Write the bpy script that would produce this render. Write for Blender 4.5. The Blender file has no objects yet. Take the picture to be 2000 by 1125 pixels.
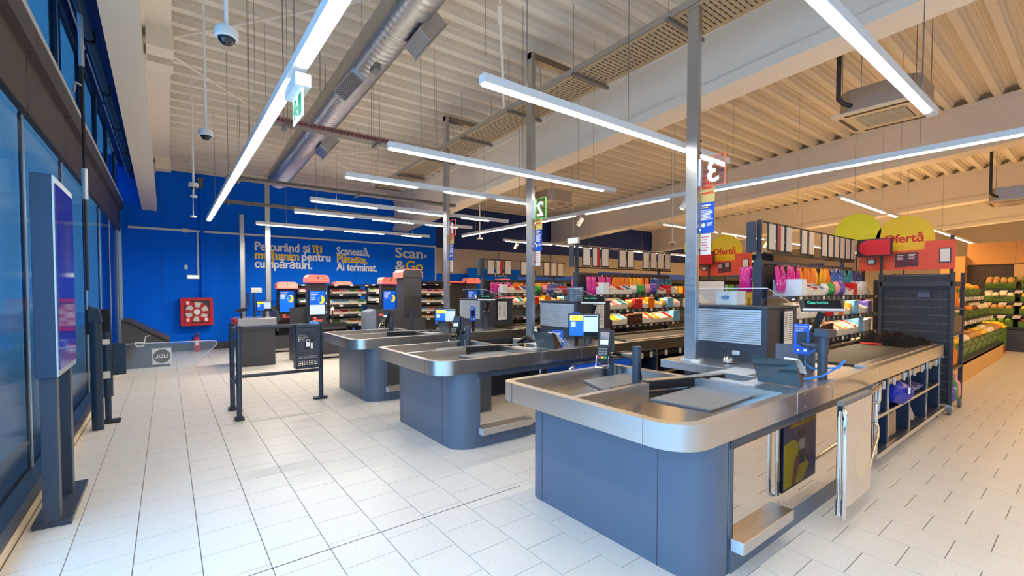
import bpy, math, random
from mathutils import Vector, Matrix, Euler

random.seed(7)
SC = bpy.context.scene
COL = SC.collection
R = math.radians
PI = math.pi

# ------------------------------------------------------------------ camera
cam = bpy.data.cameras.new('camera')
cam.sensor_width = 36.0
cam.lens = 884.0 / 2000.0 * 36.0
cam.shift_y = 29.2 / 2000.0
cam.clip_start = 0.05
cam.clip_end = 300
camo = bpy.data.objects.new('camera', cam)
camo.location = (0, 0, 1.55)
camo.rotation_euler = (R(90 - 1.6), 0, R(-37.3))
COL.objects.link(camo)
SC.camera = camo

# ------------------------------------------------------------------ world, exposure
w = bpy.data.worlds.new('daylight_sky')
SC.world = w
w.use_nodes = True
bg = w.node_tree.nodes['Background']
bg.inputs[0].default_value = (0.42, 0.69, 1.0, 1)
bg.inputs[1].default_value = 6.6
SC.view_settings.view_transform = 'Standard'
SC.view_settings.look = 'None'
SC.view_settings.gamma = 1.0
SC.view_settings.use_curve_mapping = False
SC.view_settings.exposure = 0.25

WATT = 6.3          # lamp power per metre of light line
COOL = (1.0, 0.91, 0.78)
WARM = (1.0, 0.62, 0.27)

# ------------------------------------------------------------------ materials
def lin(c):
    return tuple(((v / 255.0) / 12.92 if v <= 10 else (((v / 255.0) + 0.055) / 1.055) ** 2.4) for v in c)

MATS = {}
def mat(name, rgb, rough=0.5, metal=0.0, var=0.06, scale=6.0, bump=0.0, spec=0.5, emit=None, estr=0.0, coat=0.0):
    if name in MATS:
        return MATS[name]
    m = bpy.data.materials.new(name)
    m.use_nodes = True
    nt = m.node_tree
    b = nt.nodes['Principled BSDF']
    c = lin(rgb)
    b.inputs['Roughness'].default_value = rough
    b.inputs['Metallic'].default_value = metal
    b.inputs['Specular IOR Level'].default_value = spec
    b.inputs['Coat Weight'].default_value = coat
    tc = nt.nodes.new('ShaderNodeTexCoord')
    nz = nt.nodes.new('ShaderNodeTexNoise')
    nz.inputs['Scale'].default_value = scale
    nz.inputs['Detail'].default_value = 3
    nt.links.new(tc.outputs['Object'], nz.inputs['Vector'])
    mx = nt.nodes.new('ShaderNodeMix'); mx.data_type = 'RGBA'
    mx.inputs['A'].default_value = (*[v * (1 - var) for v in c], 1)
    mx.inputs['B'].default_value = (*[min(1, v * (1 + var)) for v in c], 1)
    nt.links.new(nz.outputs['Fac'], mx.inputs['Factor'])
    nt.links.new(mx.outputs['Result'], b.inputs['Base Color'])
    if bump:
        bp = nt.nodes.new('ShaderNodeBump')
        bp.inputs['Strength'].default_value = bump
        bp.inputs['Distance'].default_value = 0.01
        nt.links.new(nz.outputs['Fac'], bp.inputs['Height'])
        nt.links.new(bp.outputs['Normal'], b.inputs['Normal'])
    if emit:
        b.inputs['Emission Color'].default_value = (*lin(emit), 1)
        b.inputs['Emission Strength'].default_value = estr
    MATS[name] = m
    return m

def pack(name, c1, c2, c3=(240, 236, 228), scale=5.0, rough=0.35):
    """printed packaging: blotches of two inks on a ground colour"""
    if name in MATS:
        return MATS[name]
    m = bpy.data.materials.new(name)
    m.use_nodes = True
    nt = m.node_tree
    b = nt.nodes['Principled BSDF']
    b.inputs['Roughness'].default_value = rough
    tc = nt.nodes.new('ShaderNodeTexCoord')
    oi = nt.nodes.new('ShaderNodeObjectInfo')
    add = nt.nodes.new('ShaderNodeVectorMath'); add.operation = 'ADD'
    nt.links.new(tc.outputs['Object'], add.inputs[0])
    nt.links.new(oi.outputs['Random'], add.inputs[1])
    v = nt.nodes.new('ShaderNodeTexVoronoi'); v.inputs['Scale'].default_value = scale * 2.4
    nt.links.new(add.outputs[0], v.inputs['Vector'])
    r = nt.nodes.new('ShaderNodeValToRGB'); r.color_ramp.interpolation = 'CONSTANT'
    e = r.color_ramp.elements
    e[0].position = 0; e[0].color = (*lin(c3), 1)
    e[1].position = 0.24; e[1].color = (*lin(c2), 1)
    n = e.new(0.38); n.color = (*lin(c1), 1)
    nt.links.new(v.outputs['Distance'], r.inputs['Fac'])
    sep = nt.nodes.new('ShaderNodeSeparateXYZ'); nt.links.new(tc.outputs['Object'], sep.inputs[0])
    r2 = nt.nodes.new('ShaderNodeValToRGB'); r2.color_ramp.interpolation = 'CONSTANT'
    q = r2.color_ramp.elements
    q[0].position = 0; q[0].color = (1, 1, 1, 1)
    q[1].position = .10; q[1].color = (0, 0, 0, 1)
    k = q.new(.30); k.color = (.8, .8, .8, 1)
    k = q.new(.60); k.color = (0, 0, 0, 1)
    k = q.new(.88); k.color = (1, 1, 1, 1)
    nt.links.new(sep.outputs['Z'], r2.inputs['Fac'])
    mx = nt.nodes.new('ShaderNodeMix'); mx.data_type = 'RGBA'
    nt.links.new(r2.outputs['Color'], mx.inputs['Factor'])
    mx.inputs['A'].default_value = (*lin(c1), 1)
    nt.links.new(r.outputs['Color'], mx.inputs['B'])
    nt.links.new(mx.outputs['Result'], b.inputs['Base Color'])
    MATS[name] = m
    return m

def steel(name, rgb, rough, scale=(1, 1, 60), amp=0.10):
    """brushed metal: stretched noise in the roughness"""
    if name in MATS:
        return MATS[name]
    m = bpy.data.materials.new(name); m.use_nodes = True
    nt = m.node_tree; b = nt.nodes['Principled BSDF']
    b.inputs['Base Color'].default_value = (*lin(rgb), 1)
    b.inputs['Metallic'].default_value = 1.0
    tc = nt.nodes.new('ShaderNodeTexCoord')
    mp = nt.nodes.new('ShaderNodeMapping'); mp.inputs['Scale'].default_value = scale
    nz = nt.nodes.new('ShaderNodeTexNoise'); nz.inputs['Scale'].default_value = 5
    mr = nt.nodes.new('ShaderNodeMapRange')
    mr.inputs['To Min'].default_value = max(0.02, rough - amp); mr.inputs['To Max'].default_value = rough + amp
    nt.links.new(tc.outputs['Object'], mp.inputs['Vector'])
    nt.links.new(mp.outputs['Vector'], nz.inputs['Vector'])
    nt.links.new(nz.outputs['Fac'], mr.inputs['Value'])
    nt.links.new(mr.outputs['Result'], b.inputs['Roughness'])
    MATS[name] = m
    return m

def glass(name, tint, refl=0.12, rough=0.02):
    if name in MATS:
        return MATS[name]
    m = bpy.data.materials.new(name); m.use_nodes = True
    nt = m.node_tree; nt.nodes.clear()
    out = nt.nodes.new('ShaderNodeOutputMaterial')
    tr = nt.nodes.new('ShaderNodeBsdfTransparent'); tr.inputs['Color'].default_value = (*tint, 1)
    gl = nt.nodes.new('ShaderNodeBsdfGlossy'); gl.inputs['Roughness'].default_value = rough
    gl.inputs['Color'].default_value = (0.9, 0.95, 1, 1)
    lw = nt.nodes.new('ShaderNodeLayerWeight'); lw.inputs['Blend'].default_value = 0.5
    pw = nt.nodes.new('ShaderNodeMath'); pw.operation = 'POWER'; pw.inputs[1].default_value = 5
    ml = nt.nodes.new('ShaderNodeMath'); ml.operation = 'MULTIPLY_ADD'; ml.inputs[1].default_value = 0.5; ml.inputs[2].default_value = refl; ml.use_clamp = True
    mx = nt.nodes.new('ShaderNodeMixShader')
    nt.links.new(lw.outputs['Facing'], pw.inputs[0]); nt.links.new(pw.outputs[0], ml.inputs[0]); nt.links.new(ml.outputs[0], mx.inputs[0])
    nt.links.new(tr.outputs[0], mx.inputs[1]); nt.links.new(gl.outputs[0], mx.inputs[2])
    nt.links.new(mx.outputs[0], out.inputs['Surface'])
    MATS[name] = m
    return m

def floor_mat():
    m = bpy.data.materials.new('speckled_tile'); m.use_nodes = True
    nt = m.node_tree; b = nt.nodes['Principled BSDF']
    ge = nt.nodes.new('ShaderNodeNewGeometry')
    v = nt.nodes.new('ShaderNodeTexNoise'); v.inputs['Scale'].default_value = 95; v.inputs['Detail'].default_value = 2
    nt.links.new(ge.outputs['Position'], v.inputs['Vector'])
    r = nt.nodes.new('ShaderNodeValToRGB'); e = r.color_ramp.elements
    e[0].position = 0.645; e[0].color = (*lin((217, 211, 202)), 1)
    e[1].position = 0.70; e[1].color = (*lin((205, 160, 105)), 1)
    nt.links.new(v.outputs['Fac'], r.inputs['Fac'])
    n2 = nt.nodes.new('ShaderNodeTexNoise'); n2.inputs['Scale'].default_value = 1.3
    nt.links.new(ge.outputs['Position'], n2.inputs['Vector'])
    mx = nt.nodes.new('ShaderNodeMix'); mx.data_type = 'RGBA'; mx.blend_type = 'MULTIPLY'
    mr = nt.nodes.new('ShaderNodeMapRange'); mr.inputs['To Min'].default_value = 0.0; mr.inputs['To Max'].default_value = 0.35
    nt.links.new(n2.outputs['Fac'], mr.inputs['Value']); nt.links.new(mr.outputs['Result'], mx.inputs['Factor'])
    nt.links.new(r.outputs['Color'], mx.inputs['A'])
    mx.inputs['B'].default_value = (0.86, 0.84, 0.82, 1)
    nt.links.new(mx.outputs['Result'], b.inputs['Base Color'])
    b.inputs['Roughness'].default_value = 0.36
    b.inputs['Specular IOR Level'].default_value = 0.35
    MATS['speckled_tile'] = m
    return m

def wood(name, a, bcol, scale=3):
    if name in MATS:
        return MATS[name]
    m = bpy.data.materials.new(name); m.use_nodes = True
    nt = m.node_tree; b = nt.nodes['Principled BSDF']
    tc = nt.nodes.new('ShaderNodeTexCoord')
    mp = nt.nodes.new('ShaderNodeMapping'); mp.inputs['Scale'].default_value = (scale, scale, scale * 9)
    nz = nt.nodes.new('ShaderNodeTexNoise'); nz.inputs['Scale'].default_value = 1.6; nz.inputs['Detail'].default_value = 6
    mx = nt.nodes.new('ShaderNodeMix'); mx.data_type = 'RGBA'
    mx.inputs['A'].default_value = (*lin(a), 1); mx.inputs['B'].default_value = (*lin(bcol), 1)
    nt.links.new(tc.outputs['Object'], mp.inputs['Vector']); nt.links.new(mp.outputs['Vector'], nz.inputs['Vector'])
    nt.links.new(nz.outputs['Fac'], mx.inputs['Factor']); nt.links.new(mx.outputs['Result'], b.inputs['Base Color'])
    b.inputs['Roughness'].default_value = 0.5
    MATS[name] = m
    return m

TILE = floor_mat()
GROUT = mat('grout', (120, 112, 102), 0.9)
DECK = mat('deck_paint', (226, 217, 202), 0.55, var=0.03)
BEAM = mat('beam_paint', (232, 224, 211), 0.6, var=0.03)
BLUE = mat('wall_blue', (0, 112, 244), 0.75, var=0.03, scale=1.5, spec=0.12)
NAVY = mat('wall_navy', (10, 48, 118), 0.6, var=0.04)
BEIGE = mat('wall_beige', (206, 190, 166), 0.7, var=0.04)
PLINTH = mat('plinth_grey', (72, 68, 66), 0.6)
CURB = mat('curb_cream', (226, 208, 178), 0.5)
CLAD = mat('cladding_blue', (62, 104, 142), 0.28, 0.35, var=0.05, scale=2)
FRAMEB = mat('frame_blue', (44, 62, 84), 0.4, 0.2)
JOINT = mat('joint_alu', (196, 206, 214), 0.35, 0.6)
BROWN = mat('spandrel_brown', (92, 80, 74), 0.45, 0.2)
WHITE = mat('white_paint', (236, 236, 234), 0.45, var=0.02)
SLATE = mat('slate_laminate', (88, 98, 114), 0.34, 0.0, var=0.03, scale=2)
DARK = mat('dark_grey', (62, 62, 68), 0.45, var=0.05)
DARKER = mat('charcoal', (40, 41, 46), 0.5)
BLACK = mat('black_plastic', (18, 18, 20), 0.35)
NAVYIN = mat('navy_interior', (28, 40, 62), 0.5)
GREYBLUE = mat('grey_blue_metal', (60, 68, 82), 0.38, 0.15)
STEEL = steel('brushed_steel', (206, 203, 200), 0.29, amp=0.03)
STEELD = steel('steel_dark', (158, 150, 142), 0.2, amp=0.03)
GALV = steel('galvanised', (190, 192, 194), 0.34, (3, 3, 10), 0.12)
TRAYM = mat('galv_dull', (128, 124, 118), 0.5, 0.5)
MIRROR = steel('polished_steel', (214, 206, 196), 0.035, (1, 1, 1), 0.012)
CHROME = steel('chrome', (226, 226, 228), 0.06, (1, 1, 1), 0.02)
ALUS = mat('shutter_alu', (206, 214, 222), 0.35, 0.45)
MATG = mat('roller_grey', (84, 86, 90), 0.5)
RUBBER = mat('belt_rubber', (58, 54, 52), 0.55)
RED = mat('red_paint', (206, 28, 38), 0.4)
REDB = mat('bright_red', (224, 24, 40), 0.35)
ORANGER = mat('orange_red', (238, 84, 46), 0.45)
YELLOW = mat('sign_yellow', (242, 226, 0), 0.45)
YELLOWO = mat('sign_amber', (255, 208, 26), 0.45)
TEXTW = mat('text_white', (250, 250, 248), 0.5, var=.01)
TEXTWARM = mat('text_cream', (240, 232, 216), 0.5)
TEXTY = mat('text_yellow', (255, 208, 16), 0.5, var=.02)
TEXTR = mat('text_red', (222, 44, 26), 0.5)
TEXTG = mat('text_grey', (120, 120, 124), 0.5)
PAPER = mat('paper', (236, 228, 216), 0.6)
CARDP = mat('card_cream', (214, 200, 184), 0.55, var=0.08, scale=30)
CARDR = mat('card_red', (190, 30, 34), 0.5)
SIGNB = mat('sign_blue', (18, 84, 196), 0.45)
SIGNGREY = mat('sign_grey', (96, 100, 116), 0.5)
SALMON = mat('lid_salmon', (240, 140, 126), 0.4, emit=(255, 130, 116), estr=0.12)
LEDRED = mat('led_red', (250, 60, 50), 0.4, emit=(255, 60, 50), estr=2.5)
LED = mat('led_white', (255, 255, 255), 0.4, emit=(255, 250, 240), estr=9.0)
LEDW = mat('led_warm', (255, 240, 210), 0.4, emit=(255, 236, 204), estr=9.0)
LEDS = mat('led_shelf', (255, 240, 210), 0.4, emit=(255, 226, 180), estr=6.0)
SCRB = mat('screen_blue', (20, 90, 200), 0.2, emit=(20, 96, 215), estr=0.55)
SCRL = mat('screen_pale', (200, 215, 235), 0.2, emit=(180, 200, 235), estr=0.4)
SCRY = mat('screen_yellow', (240, 210, 30), 0.2, emit=(245, 215, 30), estr=0.55)
SCRG = mat('screen_green', (30, 190, 150), 0.2, emit=(120, 220, 200), estr=0.5)
SCRD = mat('screen_dark', (16, 18, 22), 0.12)
WOODO = wood('oak_board', (216, 158, 84), (196, 132, 60))
WOODP = wood('pale_plywood', (226, 180, 110), (206, 156, 88))
CRATE = mat('crate_green', (92, 124, 52), 0.5)
ACRYL = glass('acrylic_clear', (0.93, 0.95, 0.96), 0.05)
ACRYR = glass('acrylic_red_edge', (0.98, 0.80, 0.74), 0.08)
ACRYG = glass('acrylic_green_edge', (0.70, 0.95, 0.62), 0.08)
EDGER = mat('acrylic_edge_red', (250, 110, 84), 0.3, emit=(255, 110, 84), estr=0.3)
EDGEG = mat('acrylic_edge_green', (120, 236, 120), 0.3, emit=(120, 236, 120), estr=0.3)
WGLASS = glass('window_glass', (0.72, 0.86, 0.95), 0.06)
UGLASS = glass('upper_glass', (0.115, 0.215, 0.28), 0.03)
FILM = glass('film_glass', (0.125, 0.205, 0.25), 0.03, 0.12)
CABLE = mat('cable_blue', (24, 130, 226), 0.4)
GREENS = mat('exit_green', (20, 160, 110), 0.5, emit=(20, 170, 120), estr=0.4)
EXITW = mat('exit_white', (235, 245, 240), 0.5, emit=(235, 250, 244), estr=0.6)

# ------------------------------------------------------------------ mesh builder
class MB:
    def __init__(s):
        s.v = []; s.f = []
    def box(s, x0, x1, y0, y1, z0, z1):
        n = len(s.v)
        s.v += [(x0, y0, z0), (x1, y0, z0), (x1, y1, z0), (x0, y1, z0), (x0, y0, z1), (x1, y0, z1), (x1, y1, z1), (x0, y1, z1)]
        s.f += [tuple(n + i for i in q) for q in ((3, 2, 1, 0), (4, 5, 6, 7), (0, 1, 5, 4), (1, 2, 6, 5), (2, 3, 7, 6), (3, 0, 4, 7))]
        return s
    def hexa(s, p):          # 8 points: bottom ring 4, top ring 4
        n = len(s.v); s.v += [tuple(q) for q in p]
        s.f += [tuple(n + i for i in q) for q in ((3, 2, 1, 0), (4, 5, 6, 7), (0, 1, 5, 4), (1, 2, 6, 5), (2, 3, 7, 6), (3, 0, 4, 7))]
        return s
    def prism(s, poly, a0, a1, axis='z'):
        n = len(s.v); k = len(poly)
        def P(u, v, a):
            return (u, v, a) if axis == 'z' else ((a, u, v) if axis == 'x' else (u, a, v))
        s.v += [P(u, v, a0) for u, v in poly] + [P(u, v, a1) for u, v in poly]
        s.f.append(tuple(n + i for i in reversed(range(k))))
        s.f.append(tuple(n + k + i for i in range(k)))
        for i in range(k):
            j = (i + 1) % k
            s.f.append((n + i, n + j, n + k + j, n + k + i))
        return s
    def ring(s, outer, inner, z0, z1):
        n = len(s.v); k = len(outer)
        for z in (z0, z1):
            s.v += [(u, v, z) for u, v in outer] + [(u, v, z) for u, v in inner]
        for i in range(k):
            j = (i + 1) % k
            o0, o1, i0, i1 = n + i, n + j, n + k + i, n + k + j
            O0, O1, I0, I1 = o0 + 2 * k, o1 + 2 * k, i0 + 2 * k, i1 + 2 * k
            s.f += [(o0, o1, O1, O0), (i1, i0, I0, I1), (O0, O1, I1, I0), (o1, o0, i0, i1)]
        return s
    def tube(s, pts, r, n=8, caps=True):
        pts = [Vector(p) for p in pts]
        base = len(s.v); prev = None
        for i, p in enumerate(pts):
            if i == 0: d = pts[1] - p
            elif i == len(pts) - 1: d = p - pts[i - 1]
            else: d = (pts[i + 1] - p).normalized() + (p - pts[i - 1]).normalized()
            d.normalize()
            if prev is None:
                up = Vector((0, 0, 1)) if abs(d.z) < 0.9 else Vector((1, 0, 0))
                a = d.cross(up).normalized()
            else:
                a = (prev - d * prev.dot(d)).normalized()
            b = d.cross(a); prev = a
            rr = r[i] if isinstance(r, (list, tuple)) else r
            for k in range(n):
                t = 2 * PI * k / n
                s.v.append(tuple(p + a * math.cos(t) * rr + b * math.sin(t) * rr))
        for i in range(len(pts) - 1):
            for k in range(n):
                k2 = (k + 1) % n
                s.f.append((base + i * n + k, base + i * n + k2, base + (i + 1) * n + k2, base + (i + 1) * n + k))
        if caps:
            s.f.append(tuple(base + k for k in reversed(range(n))))
            s.f.append(tuple(base + (len(pts) - 1) * n + k for k in range(n)))
        return s
    def lathe(s, prof, c=(0, 0, 0), n=16):
        base = len(s.v)
        for r, z in prof:
            for k in range(n):
                t = 2 * PI * k / n
                s.v.append((c[0] + r * math.cos(t), c[1] + r * math.sin(t), c[2] + z))
        for i in range(len(prof) - 1):
            for k in range(n):
                k2 = (k + 1) % n
                s.f.append((base + i * n + k, base + i * n + k2, base + (i + 1) * n + k2, base + (i + 1) * n + k))
        s.f.append(tuple(base + k for k in reversed(range(n))))
        s.f.append(tuple(base + (len(prof) - 1) * n + k for k in range(n)))
        return s
    def quad(s, a, b, c, d):
        n = len(s.v); s.v += [tuple(a), tuple(b), tuple(c), tuple(d)]; s.f.append((n, n + 1, n + 2, n + 3)); return s
    def xf(s, M):
        s.v = [tuple(M @ Vector(p)) for p in s.v]; return s
    def mesh(s, name, off=(0, 0, 0), smooth=False):
        me = bpy.data.meshes.new(name)
        me.from_pydata([(x - off[0], y - off[1], z - off[2]) for x, y, z in s.v], [], s.f)
        if smooth:
            for p in me.polygons: p.use_smooth = True
        me.update()
        return me

ROOT = {}
def thing(name, label, cat, loc=(0, 0, 0), rz=0, group=None):
    o = bpy.data.objects.new(name, None)
    o.empty_display_size = 0.1
    o.location = loc; o.rotation_euler = (0, 0, rz)
    o['label'] = label; o['category'] = cat
    if group: o['group'] = group
    COL.objects.link(o)
    ROOT[o.name] = tuple(loc)
    return o
def obj(name, mb, m, parent=None, smooth=False, local=False, bevel=0.0, label=None, kind=None):
    """a part (world coordinates unless local) or a top-level mesh"""
    if parent is not None:
        off = (0, 0, 0) if local else ROOT[parent.name]
    else:
        xs = [p[0] for p in mb.v]; ys = [p[1] for p in mb.v]; zs = [p[2] for p in mb.v]
        off = ((min(xs) + max(xs)) / 2, (min(ys) + max(ys)) / 2, min(zs))
    me = mb.mesh(name, off, smooth)
    me.materials.append(m)
    o = bpy.data.objects.new(name, me)
    COL.objects.link(o)
    if parent is not None:
        o.parent = parent; ROOT[o.name] = (0, 0, 0) if local else ROOT[parent.name]
    else:
        o.location = off; ROOT[o.name] = off
    if bevel:
        bv = o.modifiers.new('bevel', 'BEVEL'); bv.width = bevel; bv.segments = 2; bv.limit_method = 'ANGLE'
    if smooth:
        es = o.modifiers.new('edges', 'EDGE_SPLIT'); es.split_angle = R(40)
    if label: o['label'] = label
    if kind: o['kind'] = kind
    return o
def tag(o, label, cat, group=None):
    o['label'] = label; o['category'] = cat
    if group: o['group'] = group
    return o
def struct(name, mb, m, parent=None, **k):
    o = obj(name, mb, m, parent, **k); o['kind'] = 'structure'; return o

def rrect(x0, x1, y0, y1, r, n=6):
    """rounded rectangle, r = radius per corner: (x0y0, x1y0, x1y1, x0y1)"""
    if not isinstance(r, (list, tuple)): r = (r,) * 4
    out = []
    for (cx, cy, a0), rr in zip(((x0, y0, 180), (x1, y0, 270), (x1, y1, 0), (x0, y1, 90)), r):
        sx = 1 if cx == x0 else -1; sy = 1 if cy == y0 else -1
        for i in range(n + 1):
            a = R(a0 + 90 * i / n)
            out.append((cx + sx * rr + rr * math.cos(a), cy + sy * rr + rr * math.sin(a)))
    return out

def text(body, size, m, parent, pos, xd=(1, 0, 0), yd=(0, 0, 1), name='lettering', bold=0.0, align='LEFT', ext=0.002, local=False, width=None):
    cu = bpy.data.curves.new(name, 'FONT')
    cu.body = body; cu.size = size; cu.align_x = align; cu.offset = .010 * size if bold else 0; cu.extrude = ext
    cu.resolution_u = 3
    t = bpy.data.objects.new(name, cu)
    me = bpy.data.meshes.new_from_object(t)
    bpy.data.objects.remove(t); bpy.data.curves.remove(cu)
    xs = [v.co.x for v in me.vertices] or [0]
    k = 1.0
    if width:
        k = width / max(1e-6, max(xs) - min(xs))
    X = Vector(xd).normalized(); Yv = Vector(yd).normalized(); N = X.cross(Yv)
    off = Vector((0, 0, 0)) if local else Vector(ROOT[parent.name])
    P = Vector(pos) - off
    for v in me.vertices:
        c = v.co.copy()
        v.co = P + X * c.x * k + Yv * c.y + N * c.z
    if bold:                       # heavier weight: the glyph again, shifted sideways and upwards
        base = [v.co.copy() for v in me.vertices]; fs = [tuple(p.vertices) for p in me.polygons]
        vv, ff = [], []
        for q, (a, c2) in enumerate(((-1, 0), (0, .5), (1, 0), (0, -.5))):
            n = len(vv)
            vv += [b + X * (a * .022 * size) + Yv * (c2 * .022 * size) + N * (.0002 * q) for b in base]
            ff += [tuple(i + n for i in f) for f in fs]
        me = bpy.data.meshes.new(name); me.from_pydata([tuple(b) for b in vv], [], ff); me.update()
    me.name = name
    me.materials.clear(); me.materials.append(m)
    o = bpy.data.objects.new(name, me); COL.objects.link(o)
    o.parent = parent
    return o

def lines(parent, m, pos, xd, yd, w, n, pitch, h, name='print_line', local=False, ragged=0.3, joined=True):
    """small print too fine to read: one mesh of thin raised bars"""
    X = Vector(xd).normalized(); Yv = Vector(yd).normalized(); N = X.cross(Yv)
    b = MB(); P = Vector(pos)
    for i in range(n):
        ww = w * (1 - ragged * random.random())
        o = P - Yv * pitch * i
        p = [o, o + X * ww, o + X * ww + Yv * h, o + Yv * h]
        b.hexa([q - N * 0.0005 for q in p] + [q + N * 0.0012 for q in p])
    return obj(name, b, m, parent, local=local)

# roof slopes down towards the back wall
def zc(y): return 4.55 + 0.058 * (14.25 - y)
def ztop(y):
    # underside of the corrugated deck right above y
    q = (y + 5.0) % 0.35
    for (a, h0), (b, h1) in zip(DECKP, DECKP[1:]):
        if a <= q <= b:
            return zc(y) + h0 + (h1 - h0) * (q - a) / (b - a)
    return zc(y)
DECKP = [(0, 0), (.10, 0), (.115, .065), (.13, .065), (.145, .135), (.20, .135), (.21, .15), (.24, .15), (.25, .135), (.305, .135), (.32, .065), (.335, .065), (.35, 0)]
def zb(y): return 3.5 + 0.068 * (14.2 - y)

# ================================================================== SETTING
XL, XR, YB, YF = -1.0, 34.0, 14.25, -5.0
# ---- floor: slab with joints, tiles 0.31 square, every other row shifted by half a tile
floor = struct('floor', MB().box(XL - 0.2, XR, YF, YB + 0.2, -0.12, -0.004), GROUT)
TP = 0.311; TQ = 0.307; GAP = 0.0022
def tile_cells():
    i0 = int((-0.8 - -0.49) / TP) - 1
    for i in range(i0, 110):
        xa = -0.49 + i * TP
        if xa + TP < -0.76 or xa > XR: continue
        sh = 0.0 if i % 2 == 0 else TQ / 2
        for j in range(-17, 47):
            ya = 3.45 + (j - 11) * TQ + sh
            if ya > YB or ya < YF: continue
            yield max(xa, -0.76), xa + TP, ya, min(ya + TQ, YB)
cy_, sy_ = math.cos(R(37.3)), math.sin(R(37.3))
cells = []
for c in tile_cells():
    mx, my = (c[0] + c[1]) / 2, (c[2] + c[3]) / 2
    wd = mx * sy_ + my * cy_; rt = mx * cy_ - my * sy_
    seen = wd > 0.9 and abs(rt / wd) < 1.18 and 1.55 / wd * 884 < 600
    hid = (2.3 < mx < 7.4 and (1.3 < my < 2.6 or 3.8 < my < 5.1 or 6.2 < my < 7.6))
    cells.append(((wd if seen and not hid else 999 + wd), c))
cells.sort(key=lambda q: q[0])
tile_me = {}
rest = MB()
for n, (d, c) in enumerate(cells):
    x0, x1, y0, y1 = c[0] + GAP, c[1] - GAP, c[2] + GAP, c[3] - GAP
    if n < 300:
        key = (round(x1 - x0, 3), round(y1 - y0, 3))
        if key not in tile_me:
            hx, hy = key[0] / 2, key[1] / 2
            b = MB().hexa([(-hx, -hy, -0.004), (hx, -hy, -0.004), (hx, hy, -0.004), (-hx, hy, -0.004),
                           (-hx + .0008, -hy + .0008, 0), (hx - .0008, -hy + .0008, 0), (hx - .0008, hy - .0008, 0), (-hx + .0008, hy - .0008, 0)])
            tile_me[key] = b.mesh('tile'); tile_me[key].materials.append(TILE)
        o = bpy.data.objects.new('tile', tile_me[key])
        o.location = ((x0 + x1) / 2 - floor.location.x, (y0 + y1) / 2 - floor.location.y, -floor.location.z - 0.0004 * random.random())
        o.parent = floor; COL.objects.link(o)
    else:
        k = len(rest.v)
        rest.v += [(x0, y0, -0.004), (x1, y0, -0.004), (x1, y1, -0.004), (x0, y1, -0.004), (x0, y0, 0), (x1, y0, 0), (x1, y1, 0), (x0, y1, 0)]
        rest.f += [(k + 4, k + 5, k + 6, k + 7), (k, k + 1, k + 5, k + 4), (k + 1, k + 2, k + 6, k + 5), (k + 2, k + 3, k + 7, k + 6), (k + 3, k, k + 4, k + 7)]
obj('floor_tiles', rest, TILE, floor, kind='stuff')
obj('expansion_joint', MB().box(-0.76, 2.2, 2.782, 2.788, -0.004, 0.0006), DARKER, floor)

# ---- corrugated roof deck, ribs along X
b = MB(); y = YF; prof = []
while y < YB + 0.3:
    for dy, dz in DECKP[:-1]:
        prof.append((y + dy, zc(y + dy) + dz))
    y += 0.35
for x in (-.93, XR):
    b.v += [(x, p[0], p[1]) for p in prof]
k = len(prof)
for i in range(k - 1):
    b.f.append((i, i + 1, k + i + 1, k + i))
ceiling = struct('ceiling', b, DECK)
struct('ceiling_top', MB().hexa([(-.95, YF, zc(YF) + .16), (XR, YF, zc(YF) + .16), (XR, YB + .3, zc(YB + .3) + .16), (-.95, YB + .3, zc(YB + .3) + .16),
                                 (-.95, YF, zc(YF) + .2), (XR, YF, zc(YF) + .2), (XR, YB + .3, zc(YB + .3) + .2), (-.95, YB + .3, zc(YB + .3) + .2)]), DECK, ceiling)

# ---- walls
wb = struct('wall_back', MB().box(XL - .2, 7.5, YB, YB + .2, 0, 4.75), BLUE)
obj('upper_band', MB().box(7.5, XR, YB, YB + .2, 3.05, 4.75), NAVY, wb)
obj('middle_band', MB().box(7.5, XR, YB, YB + .2, 2.15, 3.05), BEIGE, wb)
obj('lower_band', MB().box(7.5, XR, YB, YB + .2, 0, 2.15), BLUE, wb)
for x in (7.75, 10.2, 12.9):
    obj('pilaster', MB().box(x, x + .22, YB - .06, YB, 0, 3.05), BEIGE, wb)
obj('trunking', MB().box(-.72, 7.5, YB - .035, YB, 3.045, 3.095), WHITE, wb)
obj('trunking', MB().box(7.46, 7.5, YB - .035, YB, 0.2, 3.045), WHITE, wb)
obj('trunking', MB().box(.63, .67, YB - .035, YB, 1.95, 3.045), WHITE, wb)
obj('junction_box', MB().box(.32, .46, YB - .06, YB, 3.02, 3.12), WHITE, wb, bevel=.006)
for x in (-.1, 1.1, 2.3, 3.5, 4.7, 5.9):
    obj('panel_joint', MB().box(x, x + .004, YB - .003, YB, 0.18, 4.55), NAVY, wb)
struct('baseboard_back', MB().box(-.76, 7.5, YB - .03, YB, 0, .19), PLINTH)
struct('wall_right', MB().box(XR, XR + .2, YF, YB, 0, 5.9), BEIGE)
struct('wall_front', MB().box(XL - .2, XR, YF - .2, YF, 0, 5.9), WHITE)

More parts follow.
